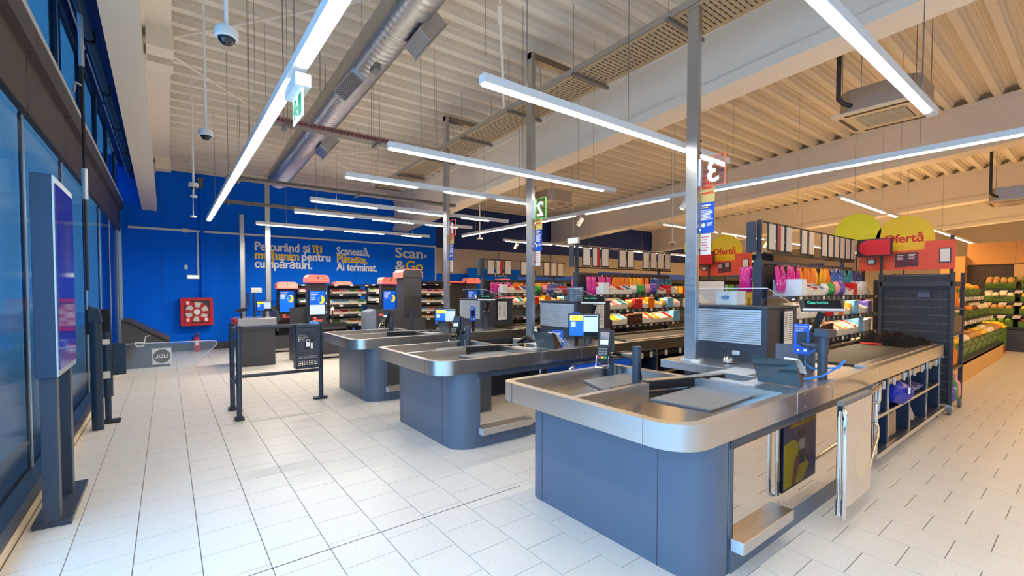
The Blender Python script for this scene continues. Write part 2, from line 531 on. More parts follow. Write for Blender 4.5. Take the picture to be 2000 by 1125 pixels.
# ---- left facade: curb, sill, lower panels, spandrel, ledge, upper windows
wl = struct('wall_left', MB().box(-1.12, -.765, YF, YB, 0, .09), CURB)
obj('curb_edge', MB().box(-.80, -.755, YF, YB, .09, .118), BROWN, wl)
obj('sill', MB().box(-1.12, -.79, YF, YB, .09, .112), FRAMEB, wl)
Ym = [3.58 + 1.7 * i for i in range(-5, 7)]
for i, ya in enumerate(Ym):
    yb_ = min(ya + 1.7, YB)
    if ya < 3.5:        # real windows up to the near pier
        pass
    else:
        obj('cladding_panel', MB().box(-.93, -.90, (3.95 if ya < 3.6 else ya + .02), yb_ - .02, .112, 2.97), FILM, wl)
    if ya >= 3.5:
        obj('joint_strip', MB().box(-.92, -.892, yb_ - .02, yb_ + .012, .112, 2.97), JOINT, wl)
    obj('spandrel_panel', MB().box(-.90, -.865, ya + .01, yb_ - .01, 2.97, 3.46), BROWN, wl)
    obj('spandrel_joint', MB().box(-.90, -.875, ya - .01, ya + .01, 2.97, 3.46), JOINT, wl)
    obj('ledge_box', MB().box(-.90, -.805, ya + .006, yb_ - .006, 3.46, 3.66), BROWN, wl)
    obj('ledge_cap', MB().box(-.92, -.795, ya + .004, yb_ - .004, 3.66, 3.695), WHITE, wl)
obj('head_flashing', MB().box(-.90, -.855, YF, YB, 2.95, 2.97), DARKER, wl)
obj('upper_wall', MB().box(-.95, -.86, YF, YB, 4.75, 5.9), NAVY, wl)
obj('soffit', MB().hexa([(-.87, YF, zc(YF) - .05), (-.44, YF, zc(YF) - .05), (-.44, YB, zc(YB) - .05), (-.87, YB, zc(YB) - .05), (-.87, YF, zc(YF) - .01), (-.44, YF, zc(YF) - .01), (-.44, YB, zc(YB) - .01), (-.87, YB, zc(YB) - .01)]), NAVY, wl)
obj('corner_strip', MB().box(-.90, -.84, YB - .05, YB, .1, 3.0), JOINT, wl)
for n, ya in enumerate(Ym[:5] + [3.58]):
    yb_ = min(ya + 1.7, YB) if ya < 3.5 else 3.95
    f = MB(); f.box(-1.0, -.9, ya, ya + .06, .112, 2.97); f.box(-1.0, -.9, yb_ - .06, yb_, .112, 2.97)
    f.box(-1.0, -.9, ya + .06, yb_ - .06, .112, .17); f.box(-1.0, -.9, ya + .06, yb_ - .06, 2.9, 2.97)
    wo = struct('window_%d' % (n + 1), f, FRAMEB)
    obj('pane', MB().box(-.955, -.945, ya + .06, yb_ - .06, .17, 2.9), WGLASS, wo)
Yu = [6.7 + 1.67 * i for i in range(-7, 6)]
for n, ya in enumerate(Yu):
    yb_ = min(ya + 1.67, YB)
    if yb_ - ya < .2: continue
    f = MB(); f.box(-.93, -.87, ya, ya + .035, 3.66, 4.75); f.box(-.93, -.87, ya + .035, yb_, 3.66, 3.70); f.box(-.93, -.87, ya + .035, yb_, 4.7, 4.75)
    f.box(-.93, -.90, ya + .42, ya + .44, 3.7, 4.7)
    wo = struct('window_%d' % (n + 21), f, FRAMEB)
    obj('pane', MB().box(-.905, -.897, ya + .035, yb_, 3.70, 4.7), UGLASS, wo)
    obj('mullion_edge', MB().box(-.872, -.862, ya + .008, ya + .026, 3.66, 4.75), JOINT, wo)
# outside ground
struct('ground_outside', MB().box(-40, -1.12, -30, 45, -.2, -.05), mat('paving_outside', (212, 214, 216), 0.8))

# ---- roof beams
def beam(x0, x1, label, y0=YF, y1=14.2):
    t = thing('roof_beam', label, 'beam', ((x0 + x1) / 2, YB, zb(y1)))
    m = (x0 + x1) / 2; hw = (x1 - x0) / 2
    def seg(name, a0, a1, top0, top1, w):
        obj(name, MB().hexa([(m - w, y0, a0), (m + w, y0, a0), (m + w, y1, a1), (m - w, y1, a1),
                             (m - w, y0, top0), (m + w, y0, top0), (m + w, y1, top1), (m - w, y1, top1)]), BEAM, t)
    seg('bottom_flange', zb(y0), zb(y1), zb(y0) + .14, zb(y1) + .14, hw)
    seg('web', zb(y0) + .14, zb(y1) + .14, zc(y0) - .12, zc(y1) - .12, hw - .035)
    seg('top_flange', zc(y0) - .12, zc(y1) - .12, zc(y0) + .02, zc(y1) + .02, hw)
    return t
t = beam(-.45, -.16, 'cream steel roof beam over the glazed left wall')
obj('top_plate', MB().hexa([(-.16, YF, zc(YF) - .06), (.1, YF, zc(YF) - .06), (.1, 14.2, zc(14.2) - .06), (-.16, 14.2, zc(14.2) - .06),
                            (-.16, YF, zc(YF)), (.1, YF, zc(YF)), (.1, 14.2, zc(14.2)), (-.16, 14.2, zc(14.2))]), BEAM, t)
for y in (7.3, 7.75, 12.95):
    obj('gusset', MB().box(-.16, .12, y, y + .3, zc(y) - .34, zc(y) - .04), BEAM, t)
beam(5.92, 6.40, 'deep white roof beam above the checkout racks')
beam(12.85, 13.35, 'second deep white roof beam beyond the ceiling air units')
beam(19.8, 20.3, 'third deep white roof beam over the produce hall')
beam(26.6, 27.1, 'farthest white roof beam at the end of the hall')

# ---- diagonal bracing rods
for (p, q, lab) in (((.1, 7.4, 4.82), (3.6, 3.3, 5.03), 'thin cream bracing rod rising right from the left beam'),
                    ((.1, 7.85, 4.78), (2.8, 10.6, 4.62), 'thin cream bracing rod running away from the left beam'),
                    ((.2, 13.1, 4.44), (3.8, 9.9, 4.66), 'thin cream bracing rod near the back wall top'),
                    ((3.0, 10.85, 4.61), (5.7, 13.55, 4.44), 'thin cream bracing rod behind the duct end')):
    tag(obj('bracing_rod', MB().tube([p, q], .018, 6), BEAM), lab, 'rod')
t = thing('tie_rod', 'white tie rod with turnbuckle hanging above the nearest light line', 'rod', (3.6, 5.0, 4.3))
obj('rod', MB().tube([(3.2, 4.45, 5.08), (4.09, 5.57, 4.31)], .016, 6), BEAM, t)
obj('turnbuckle', MB().tube([(3.27, 4.54, 5.02), (3.4, 4.70, 4.91)], .035, 8), BEAM, t)

# ================================================================== CEILING SERVICES
def area(parent, x, y, z, sx, sy, power, col):
    l = bpy.data.lights.new('lamp', 'AREA'); l.shape = 'RECTANGLE'; l.size = sx; l.size_y = sy
    l.energy = power; l.color = col; l.spread = R(170)
    o = bpy.data.objects.new('lamp', l); COL.objects.link(o)
    r = ROOT[parent.name]
    o.location = (x - r[0], y - r[1], z - r[2]); o.parent = parent
    return o
FILL_UP = 0.22           # power share of the upward lamps added to brighten the ceiling
def light_line(label, axis, c, a0, a1, z, segs, wires, warm=False, wd=.055, watt=None):
    """c: fixed coordinate; a0..a1 along the axis; segs: lit stretches"""
    m = LEDW if warm else LED
    p0 = (a0, c, z) if axis == 'x' else (c, a0, z)
    t = thing('linear_light', label, 'light', p0, group='linear ceiling lights')
    def bx(a, b_, hw, za, zb_):
        return MB().box(a, b_, c - hw, c + hw, za, zb_) if axis == 'x' else MB().box(c - hw, c + hw, a, b_, za, zb_)
    obj('housing', bx(a0, a1, wd * .62, z + .012, z + .075), WHITE, t)
    for (s0, s1) in segs:
        obj('diffuser', bx(s0, s1, wd * .34, z - .004, z + .012), m, t)
        L = s1 - s0; n = max(1, int(math.ceil(L / 3.2)))
        for i in range(n):
            mid = s0 + L * (i + .5) / n
            e = (watt or WATT) * L / n
            if axis == 'x': area(t, mid, c, z - .012, L / n, wd, e, WARM if warm else COOL)
            else: area(t, c, mid, z - .012, wd, L / n, e, WARM if warm else COOL)
    if axis == 'x' or True:
        L = a1 - a0; n = max(1, int(math.ceil(L / 4)))
        for i in range(n):
            mid = a0 + L * (i + .5) / n; e = FILL_UP * WATT * L / n
            o = area(t, mid, c, z + .085, L / n, wd, e, WARM if warm else COOL) if axis == 'x' else area(t, c, mid, z + .085, wd, L / n, e, WARM if warm else COOL)
            o.rotation_euler = (PI, 0, 0)  # added lamp on the housing top, fills the ceiling
    for a in wires:
        x, y = (a, c) if axis == 'x' else (c, a)
        obj('wire', MB().tube([(x, y, z + .075), (x, y, zc(y) - .01)], .0035, 5), WHITE if False else TRAYM, t)
    return t
Lz = 3.0
light_line('long white light line running beside the spiral duct towards the blue wall', 'y', .72, -2.5, 11.4, Lz, [(-2.5, 3.2), (3.55, 11.4)], (-1, 1.2, 3.4, 5.5, 7.6, 9.8), wd=.075, watt=WATT * .7)
light_line('near light line crossing the top right corner', 'x', .92, 1.2, 5.15, Lz, [(1.2, 4.97)], (1.6, 4.8), watt=WATT * .8)
light_line('bright light line above the nearest checkout', 'x', 2.7, 1.79, 5.2, Lz, [(1.8, 5.0)], (2.2, 3.4, 4.6), watt=WATT * .85)
light_line('bright light line above the middle checkout', 'x', 4.5, 1.83, 5.35, Lz, [(1.84, 5.1)], (2.2, 3.6, 4.9))
light_line('light line with three lit stretches above the farthest checkout', 'x', 5.97, 1.85, 5.2, Lz, [(1.86, 2.85), (3.3, 4.0), (4.25, 4.9)], (2.2, 4.7))
light_line('light line with lit stretches beyond the farthest checkout', 'x', 7.9, 1.88, 5.9, Lz, [(1.9, 3.0), (3.4, 4.4), (4.75, 5.4)], (2.3, 5.3))
light_line('light line with lit stretches above the self-service tills', 'x', 9.2, 1.91, 5.8, Lz, [(1.92, 3.0), (3.4, 4.3), (4.6, 5.4)], (2.3, 5.2), watt=WATT * 3.0)
light_line('rearmost light line hanging before the blue lettering wall', 'x', 11.4, 1.58, 5.8, Lz, [(1.6, 3.0), (3.5, 4.5), (5.0, 5.55)], (2.2, 5.3), watt=WATT * 8.0)
light_line('long light line crossing beyond the racks towards the right edge', 'y', 6.75, -1.0, 11.2, Lz + .08, [(-1.0, 3.9), (4.5, 6.4), (6.7, 11.2)], (1.3, 4.4, 8, 10.5), warm=True)
light_line('light line along the store hall behind the racks', 'x', 11.2, 8.2, 32, Lz + .05, [(8.3, 10.2), (10.4, 12.6), (13.6, 31.5)], (9, 12, 15), warm=True, watt=WATT * 1.5)
light_line('warm light line over the middle of the store hall', 'x', 6.6, 9.5, 32, Lz + .15, [(9.7, 12.2), (12.5, 15), (15.4, 31.5)], (10, 14, 18), warm=True, watt=WATT * 1.7)
light_line('warm light line over the produce aisle', 'x', -.6, 8.2, 31, Lz + .15, [(8.3, 30.5)], (9, 12.4, 17), warm=True, watt=WATT * 2.2)
light_line('warm light line over the produce shelves', 'x', 3.1, 10.2, 31, Lz + .3, [(10.3, 13), (13.4, 30.5)], (11, 15, 19), warm=True, watt=WATT * 4.2)
light_line('unseen light line added behind the camera to brighten the floor', 'x', -1.2, 1.2, 6.0, Lz, [(1.2, 6.0)], (2, 5), watt=WATT * .6)  # added out of view to keep the foreground floor bright
light_line('unseen rear light line added behind the camera to brighten the floor', 'x', -3.0, 1.2, 6.0, Lz, [(1.2, 6.0)], (2, 5), watt=WATT * .6)  # second added row, also unseen, lifts the near floor

# ---- spotlights on the tracks
def spot(x, y, z, label):
    t = thing('spotlight', label, 'spotlight', (x, y, z - .2), group='track spotlights')
    obj('stem', MB().tube([(x, y, z), (x, y, z - .07)], .012, 8), WHITE, t)
    M = Matrix.Translation((x, y, z - .12)) @ Euler((R(25), R(20), 0)).to_matrix().to_4x4()
    obj('can', MB().lathe([(.04, -.09), (.045, -.085), (.045, .06), (.03, .075)], n=14).xf(M), WHITE, t, smooth=True)
    obj('lens', MB().lathe([(.036, -.094), (.036, -.088)], n=14).xf(M), LEDW, t)
spot(6.75, 4.2, Lz + .08, 'white spotlight nearest the right edge on the long light line')
spot(6.75, 6.55, Lz + .08, 'white spotlight behind the tall steel post on the long light line')
spot(8.7, 11.2, Lz + .05, 'white spotlight above the farthest rack')
spot(13.0, 6.6, Lz + .13, 'white spotlight left of the yellow disc, on the hall light line')
spot(13.25, 6.6, Lz + .13, 'white spotlight just right of its twin on the hall light line')
spot(15.2, 6.6, Lz + .13, 'white spotlight touching the yellow disc edge')

# ---- spiral duct
t = thing('spiral_duct', 'galvanised spiral ventilation duct running under the ceiling', 'duct', (1.95, 5, 4.0))
b = MB(); pts = []; rs = []
y = -1.0; i = 0
def dz_(y): return 4.62 - .06 * y
while y <= 10.9:
    pts.append((1.95, y, dz_(y))); rs.append(.213 if i % 4 else .2195)
    i += 1; y += .0225 if True else 0
b.tube(pts, rs, 28)
obj('pipe', b, GALV, t, smooth=True)
for y in (2.4, 5.75):
    M = Matrix.Translation((1.95, y, dz_(y))) @ Euler((-.06, R(32), 0), 'XYZ').to_matrix().to_4x4()
    gr = MB().box(-.09, .09, -.32, .32, -.245, -.2)
    g = obj('grille', gr.xf(M), GALV, t)
    for k in range(9):
        q = -.07 + k * .0175
        obj('louvre', MB().box(q - .003, q + .003, -.29, .29, -.252, -.244).xf(M), DARKER, g)
for y, s in ((4.35, 1), (8.0, 1)):
    M = Matrix.Translation((1.95, y, dz_(y))) @ Euler((-.06, R(-52), 0), 'XYZ').to_matrix().to_4x4()
    bx = obj('damper_box', MB().box(-.15, .15, -.2, .2, -.36, -.2).xf(M), GALV, t, bevel=.006)
    obj('damper_plate', MB().box(-.165, .165, -.215, .215, -.372, -.36).xf(M), GALV, bx)
obj('sensor', MB().box(1.9, 1.98, 5.05, 5.2, dz_(5.1) - .26, dz_(5.1) - .2), TRAYM, t)
for y in (1.2, 4.9, 7.2, 9.6):
    obj('hanger', MB().tube([(1.95, y, dz_(y) + .2), (1.95, y, zc(y) - .01)], .005, 5), TRAYM, t)

# ---- cable trays
def tray_y(label, x0, x1, z, s, ya, yb_, step=1.35):
    t = thing('cable_tray', label, 'cable tray', (x0, ya, z))
    f = lambda y: z + s * y
    def slab(name, xa, xb, h0, h1, m, par=t, a=ya, b2=yb_):
        return obj(name, MB().hexa([(xa, a, f(a) + h0), (xb, a, f(a) + h0), (xb, b2, f(b2) + h0), (xa, b2, f(b2) + h0),
                                    (xa, a, f(a) + h1), (xb, a, f(a) + h1), (xb, b2, f(b2) + h1), (xa, b2, f(b2) + h1)]), m, par)
    slab('side_rail', x0, x0 + .006, 0, .08, GALV); slab('side_rail', x1 - .006, x1, 0, .08, GALV)
    fl = slab('tray_floor', x0, x1, 0, .003, mat('tray_zinc', (172, 156, 128), .55, .35))
    sl = MB(); y = ya + .05; k = 0
    while y < yb_ - .05:                   # punched slots, rows across the tray
        for j in range(5):
            xa = x0 + .05 + j * (x1 - x0 - .1) / 5 + (.02 if k % 2 else 0)
            sl.hexa([(xa, y, f(y) - .002), (xa + .07, y, f(y) - .002), (xa + .07, y + .014, f(y) - .002), (xa, y + .014, f(y) - .002),
                     (xa, y, f(y) + .001), (xa + .07, y, f(y) + .001), (xa + .07, y + .014, f(y) + .001), (xa, y + .014, f(y) + .001)])
        y += .052; k += 1
    o = obj('slots', sl, DARKER, t); o['kind'] = 'stuff'
    y = ya + .7
    while y < yb_:
        br = obj('bracket', MB().box(x0 - .05, x1 + .05, y - .02, y + .02, f(y) - .045, f(y) - .004), TRAYM, t)
        for x in (x0 - .03, x1 + .03):
            obj('threaded_rod', MB().tube([(x, y, f(y) - .06), (x, y, zc(y) - .01)], .003, 5), TRAYM, br)
        y += step
    for i in range(4):
        yy = ya + random.random()
        x = x0 + .1 + i * .1
        obj('cable', MB().tube([(x, ya, f(ya) + .02), (x + .03, (ya + yb_) / 2, f((ya + yb_) / 2) + .02), (x, yb_, f(yb_) + .02)], .012, 6), DARKER if i % 2 else TRAYM, t)
    return t
tray_y('wide perforated cable tray running beside the white roof beam', 4.12, 4.68, 4.40, -.03, -2.0, 11.0)
def tray_x(label, y0, x0, x1, z, wd=.16, pink=False):
    t = thing('cable_tray', label, 'cable tray', (x0, y0, z))
    obj('tray_floor', MB().box(x0, x1, y0, y0 + wd, z, z + .003), TRAYM, t)
    obj('side_rail', MB().box(x0, x1, y0 - .004, y0, z, z + .06), mat('tray_rose', (150, 96, 92), .5, .3) if pink else TRAYM, t)
    obj('side_rail', MB().box(x0, x1, y0 + wd, y0 + wd + .004, z, z + .06), TRAYM, t)
    sl = MB(); x = x0 + .04
    while x < x1 - .05:
        sl.box(x, x + .03, y0 - .0055, y0 - .004, z + .02, z + .038); x += .05
    o = obj('slots', sl, DARKER, t); o['kind'] = 'stuff'
    n = max(2, int((x1 - x0) / 1.3)); 
    for i in range(n):
        x = x0 + .2 + i * (x1 - x0 - .4) / (n - 1)
        br = obj('bracket', MB().box(x - .02, x + .02, y0 - .05, y0 + wd + .05, z - .035, z - .002), TRAYM, t)
        for y in (y0 - .035, y0 + wd + .035):
            obj('threaded_rod', MB().tube([(x, y, z - .05), (x, y, zc(y) - .01)], .003, 5), TRAYM, br)
    return t
tray_x('cable tray crossing under the spiral duct, with reddish side', 5.85, .95, 2.45, 3.5, .14, True)
tray_x('cable tray crossing in front of the duct end', 9.25, .85, 5.4, 3.5)
tray_x('rearmost cable tray crossing before the blue wall', 11.85, .92, 5.5, 3.5)
# thin hanger wires from the roof, each its own thing
HW = [(.62, 4.4, 3.2), (.95, 5.0, 3.6), (1.2, 4.6, 3.4), (1.35, 5.2, 3.7), (1.5, 4.3, 3.9), (.8, 6.2, 3.3), (1.05, 6.6, 3.5), (2.7, 4.0, 4.0), (3.1, 5.9, 3.9), (3.5, 6.6, 3.6), (2.6, 7.2, 3.8), (2.9, 7.6, 3.5), (5.3, 5.2, 3.1), (5.5, 6.8, 3.2), (8.7, 4.4, 3.4), (9.6, 3.6, 3.5), (10.4, 5.4, 3.2), (11.2, 4.2, 3.3), (9.2, 2.0, 3.2), (12.0, 2.9, 3.0)]
for i, (x, y, z) in enumerate(HW):
    t = tag(obj('hanger_wire', MB().tube([(x, y, z), (x, y, ztop(y) + .002)], .0022, 5), TRAYM), 'thin dark suspension wire hanging from the ribbed ceiling', 'wire', 'loose suspension wires')

# ---- dome cameras on rods
def dome(x, y, z, label, big=1.0):
    t = thing('dome_camera', label, 'camera', (x, y, z), group=None)
    obj('rod', MB().tube([(x, y, z + .1), (x, y, zc(y) - .01)], .012, 8), WHITE, t)
    obj('shell', MB().lathe([(.052, .045), (.068, .05), (.07, .085), (.062, .108), (.02, .112)], (x, y, z), 20), WHITE, t, smooth=True)
    obj('collar', MB().lathe([(.048, .032), (.052, .05)], (x, y, z), 20), DARKER, t, smooth=True)
    obj('bubble', MB().lathe([(.006, 0), (.026, .006), (.04, .02), (.046, .042)], (x, y, z), 18), mat('smoked_dome', (20, 22, 28), .05, spec=.8), t, smooth=True)
dome(.335, 3.5, 3.14, 'nearest white dome camera on a rod, top left')
dome(.355, 5.82, 3.14, 'second white dome camera on a long rod')
dome(.362, 8.8, 3.14, 'farthest small white dome camera near the blue wall')
for (x, y, z, lab) in ((.35, 8.5, 2.97, 'small white detector box hanging left of the farthest dome camera'), (.375, 9.4, 2.78, 'small white sensor disc hanging lowest on a thin rod')):
    t = thing('hanging_sensor', lab, 'sensor', (x, y, z))
    obj('rod', MB().tube([(x, y, z + .03), (x, y, ztop(y) + .002)], .007, 6), WHITE, t)
    obj('body', MB().lathe([(.02, 0), (.045, .006), (.045, .03), (.02, .036)], (x, y, z), 14), WHITE, t)
for (x, y, z, lab) in ((6.62, 10.1, 2.87, 'dome camera hanging under the beam end before the beige wall'), (9.3, 6.1, 2.6, 'small dark dome camera hanging right of the tall post')):
    t = thing('dome_camera', lab, 'camera', (x, y, z))
    obj('rod', MB().tube([(x, y, z + .07), (x, y, ztop(y) + .002)], .014, 6), WHITE, t)
    obj('shell', MB().lathe([(.05, .03), (.08, .035), (.08, .07), (.03, .075)], (x, y, z), 14), WHITE, t)
    obj('bubble', MB().lathe([(.006, 0), (.03, .01), (.045, .032)], (x, y, z), 14), BLACK, t)

# ---- exit sign under the long light
t = thing('exit_sign', 'green running man exit sign hanging under the long light line', 'sign', (.74, 3.42, 2.62))
obj('lamp_box', MB().box(.69, .79, 3.24, 3.58, 2.9, 2.985), WHITE, t, bevel=.006)
pl = obj('plate', MB().box(.736, .744, 3.27, 3.55, 2.72, 2.9), EXITW, t)
for s in (-1, 1):
    x = .74 + s * .0055
    obj('pictogram_door', MB().box(x - .001, x + .001, 3.29, 3.37, 2.74, 2.88), GREENS, pl)
    obj('pictogram_arrow', MB().box(x - .001, x + .001, 3.39, 3.53, 2.79, 2.82), GREENS, pl)
    obj('pictogram_man', MB().prism([(3.40, 2.75), (3.46, 2.83), (3.43, 2.87), (3.49, 2.88), (3.53, 2.84), (3.50, 2.80), (3.52, 2.74), (3.47, 2.78)], x - .0012, x + .0012, 'x'), GREENS, pl)
for (x, y, z, lab) in ((12.3, 7.1, 2.72, 'small white hanging sign box left of the tall nearest rack cards'), (8.6, 8.6, 2.78, 'small white hanging exit box behind the middle rack')):
    t = thing('hanging_box', lab, 'sign', (x, y, z))
    obj('box', MB().box(x - .02, x + .02, y - .22, y + .22, z, z + .17), WHITE, t, bevel=.005)
    obj('plate', MB().box(x - .03, x - .02, y - .18, y + .18, z + .02, z + .15), EXITW, t)
    obj('rod', MB().tube([(x, y, z + .17), (x, y, ztop(y) + .002)], .006, 6), WHITE, t)

# ---- cassette air conditioners
def cassette(x, y, z, label, s=.85, pipe=True):
    t = thing('air_conditioner', label, 'air conditioner', (x, y, z))
    h = s / 2
    obj('fascia', MB().box(x - h - .06, x + h + .06, y - h - .06, y + h + .06, z, z + .04), mat('ac_cream', (226, 208, 176), .5), t, bevel=.008)
    obj('casing', MB().prism([(x - h + .12, y - h), (x + h - .12, y - h), (x + h, y - h + .12), (x + h, y + h - .12), (x + h - .12, y + h), (x - h + .12, y + h), (x - h, y + h - .12), (x - h, y - h + .12)], z + .04, z + .34), GALV, t)
    obj('inlet_well', MB().box(x - h * .62, x + h * .62, y - h * .62, y + h * .62, z - .004, z), DARKER, t)
    for k in range(12):
        q = x - h * .58 + k * h * 1.16 / 11
        obj('grille_bar', MB().box(q - .008, q + .008, y - h * .6, y + h * .6, z - .010, z - .003), mat('ac_cream', 0), t)
    for k in range(5):
        q = y - h * .5 + k * h * .25
        obj('grille_bar', MB().box(x - h * .6, x + h * .6, q - .006, q + .006, z - .010, z - .003), mat('ac_cream', 0), t)
    for a, b_, c, d in ((-h * .8, h * .8, -h - .01, -h + .035), (-h * .8, h * .8, h - .035, h + .01)):
        obj('outlet_flap', MB().box(x + a, x + b_, y + c, y + d, z - .006, z + .001), DARKER, t)
        obj('outlet_flap', MB().box(x + c, x + d, y + a, y + b_, z - .006, z + .001), DARKER, t)
    obj('control_box', MB().box(x - .1, x + .06, y + h, y + h + .03, z + .1, z + .25), GALV, t)
    if pipe:
        obj('pipe', MB().tube([(x - h - .12, y + h - .05, zc(y) - .3), (x - h - .12, y + h - .05, z + .22), (x - h - .08, y + h - .1, z + .15), (x - h + .06, y + h - .18, z + .12)], .03, 8), DARKER, t, smooth=True)
    for sx in (-1, 1):
        for sy in (-1, 1):
            obj('hanger', MB().tube([(x + sx * h * .9, y + sy * h * .9, z + .25), (x + sx * h * .9, y + sy * h * .9, zc(y) - .01)], .005, 5), TRAYM, t)
cassette(7.72, 1.85, 3.88, 'ceiling cassette air conditioner near the top right light line')
cassette(8.2, 9.0, 3.80, 'small distant cassette air conditioner behind the middle steel post')
cassette(16.2, 1.35, 3.65, 'cassette air conditioner at the right edge of the picture', pipe=True)

# ================================================================== CHECKOUTS
WORD = ['nearest', 'middle', 'farthest']
def checkout(k, dy):
    wd = WORD[k]
    def B(x0, x1, y0, y1, z0, z1): return MB().box(x0, x1, y0 + dy, y1 + dy, z0, z1)
    def sh(poly): return [(x, y + dy) for x, y in poly]
    t = thing('checkout_counter', '%s checkout counter with steel packing tray, slate pedestal and belt' % wd, 'checkout', (2.2, 1.9 + dy, 0), group='staffed checkouts')
    obj('pedestal', MB().prism(sh(rrect(2.17, 3.3, 1.22, 2.64, (.2, .003, .003, .12), 8)), 0, .76), SLATE, t, smooth=True)
    for y in (1.5, 2.48):
        obj('seam', B(2.1685, 2.171, y, y + .003, .0, .75), DARKER, t)
    obj('seam', B(2.40, 2.403, 1.2185, 1.221, 0, .75), DARKER, t)
    obj('side_carcass', B(3.3, 4.86, 1.222, 2.0, 0, .76), NAVYIN, t)
    obj('upper_apron', B(2.42, 4.86, 1.212, 1.222, .69, .755), GREYBLUE, t)
    obj('mirror_panel', B(2.43, 4.82, 1.205, 1.219, .13, .69), MIRROR, t, label='polished steel panel mirroring the floor')
    obj('kick_plate', B(2.42, 4.86, 1.21, 1.221, .0, .13), SLATE, t)
    bb = obj('bumper_bar', B(2.42, 3.05, 1.135, 1.208, .135, .20), STEEL, t, bevel=.004)
    obj('end_cap', B(2.412, 2.421, 1.14, 1.206, .137, .198), ALUS, bb)
    # packing tray
    outer = sh(rrect(1.95, 3.22, 1.19, 2.70, (.21, .012, .012, .09), 8))
    inner = sh(rrect(2.01, 3.16, 1.25, 2.64, (.15, .012, .012, .04), 8))
    obj('tray_rim', MB().ring(outer, inner, .75, .885), STEEL, t, smooth=True)
    obj('tray_floor', MB().prism(inner, .79, .815), STEELD, t)
    for x, y in ((1.949, 2.56), (1.949, 1.44)):
        obj('rim_seam', B(x - .0005, x + .002, y, y + .002, .75, .886), DARKER, t)
    obj('divider_wall', B(2.01, 2.74, 1.972, 2.02, .815, .885), STEEL, t)
    # diagonal divider arm
    M = Matrix.Translation((2.75, 2.02 + dy, 0)) @ Matrix.Rotation(math.atan2(-.21, .72), 4, 'Z')
    da = obj('divider_arm', MB().box(0, .74, -.03, .03, .825, .895).xf(M), BLACK, t, bevel=.008)
    obj('arm_cap', MB().box(.0, .74, -.032, .032, .895, .899).xf(M), STEEL, da)
    obj('arm_pivot', MB().box(-.03, .01, -.028, .028, .83, .88).xf(M), CHROME, da)
    # roller mats
    for nm, (ax, ay), (ux, uy), (vx, vy), n in (('roller_mat', (2.60, 1.43), (.80, .03), (-.05, .40), 26), ('roller_mat', (2.52, 2.22), (.70, .0), (.12, .31), 18)):
        p = lambda u, v: (ax + ux * u + vx * v, ay + uy * u + vy * v + dy)
        a, b_, c, d = p(0, 0), p(1, 0), p(1, 1), p(0, 1)
        mt = obj(nm, MB().hexa([(*q, .815) for q in (a, b_, c, d)] + [(*q, .822) for q in (a, b_, c, d)]), MATG, t)
        s = MB()
        for i in range(n):
            v0 = (i + .18) / n; v1 = (i + .82) / n
            q = [p(.01, v0), p(.99, v0), p(.99, v1), p(.01, v1)]
            s.hexa([(*e, .822) for e in q] + [(*e, .829) for e in q])
        o = obj('rollers', s, mat('roller_bar', (150, 152, 156), .4, .3), mt); o['kind'] = 'stuff'
    # side rail, scanner bed, belt
    for xa, xb in ((3.22, 3.83), (3.83, 4.9), (4.9, 7.6)):
        obj('side_rail', B(xa + .0015, xb - .0015, 1.19, 1.25, .75, .885), STEEL, t, bevel=.003)
    rv = 0
    for x in (3.35, 3.75, 4.1, 4.6):
        for z in (.78, .86):
            if (x, z) in ((4.1, .78),): continue
            obj('rivet', MB().tube([(x, 1.1895 + dy, z), (x, 1.186 + dy, z)], .007, 8), CHROME, t)
    obj('scanner_bed', B(3.22, 4.75, 1.25, 2.0, .75, .872), STEEL, t)
    sc = obj('scale_plate', B(3.3, 3.95, 1.5, 1.95, .872, .879), ALUS, t)
    obj('scanner_glass', B(3.36, 3.58, 1.6, 1.88, .879, .881), SCRD, sc)
    obj('scanner_slot', B(3.62, 3.9, 1.56, 1.7, .879, .881), MATG, sc)
    obj('belt_bed', B(4.75, 7.55, 1.25, 1.98, .72, .862), STEELD, t)
    obj('belt', B(4.95, 7.45, 1.34, 1.9, .862, .876), RUBBER, t)
    obj('belt_guide', B(4.8, 7.55, 1.25, 1.33, .862, .895), STEEL, t)
    obj('belt_guide', B(4.8, 7.55, 1.91, 1.98, .862, .905), STEELD, t)
    obj('end_plate', B(7.55, 7.6, 1.19, 1.98, .72, .885), STEEL, t)
    obj('end_leg', B(7.46, 7.5, 1.22, 1.9, 0, .75), GREYBLUE, t)
    # open shelving under the belt
    obj('shelf_back', B(4.86, 7.46, 1.76, 1.78, .1, .72), NAVYIN, t)
    obj('shelf_bottom', B(4.86, 7.5, 1.2, 1.76, .1, .125), NAVYIN, t)
    obj('shelf_edge', B(4.82, 7.52, 1.16, 1.2, .095, .135), STEEL, t)
    obj('shelf_kick', B(4.86, 7.46, 1.24, 1.25, 0, .1), MIRROR, t)
    ups = (4.86, 5.32, 6.08, 6.82, 7.46)
    for x in ups:
        u = obj('upright', B(x - .009, x + .009, 1.215, 1.76, .125, .72), NAVYIN, t)
        obj('upright_edge', B(x - .011, x + .011, 1.203, 1.215, .125, .75), STEEL, u)
    for xa, xb in zip(ups, ups[1:]):
        s = obj('middle_shelf', B(xa + .01, xb - .01, 1.22, 1.7, .41, .425), NAVYIN, t)
        obj('shelf_lip', B(xa + .01, xb - .01, 1.205, 1.22, .405, .43), STEEL, s)
        rl = obj('hook_rail', B(xa + .02, xb - .02, 1.22, 1.235, .66, .715), STEELD, t)
        for q in (.3, .75):
            x = xa + (xb - xa) * q
            obj('rail_tab', B(x - .02, x + .02, 1.208, 1.222, .645, .72), CARDP, rl)
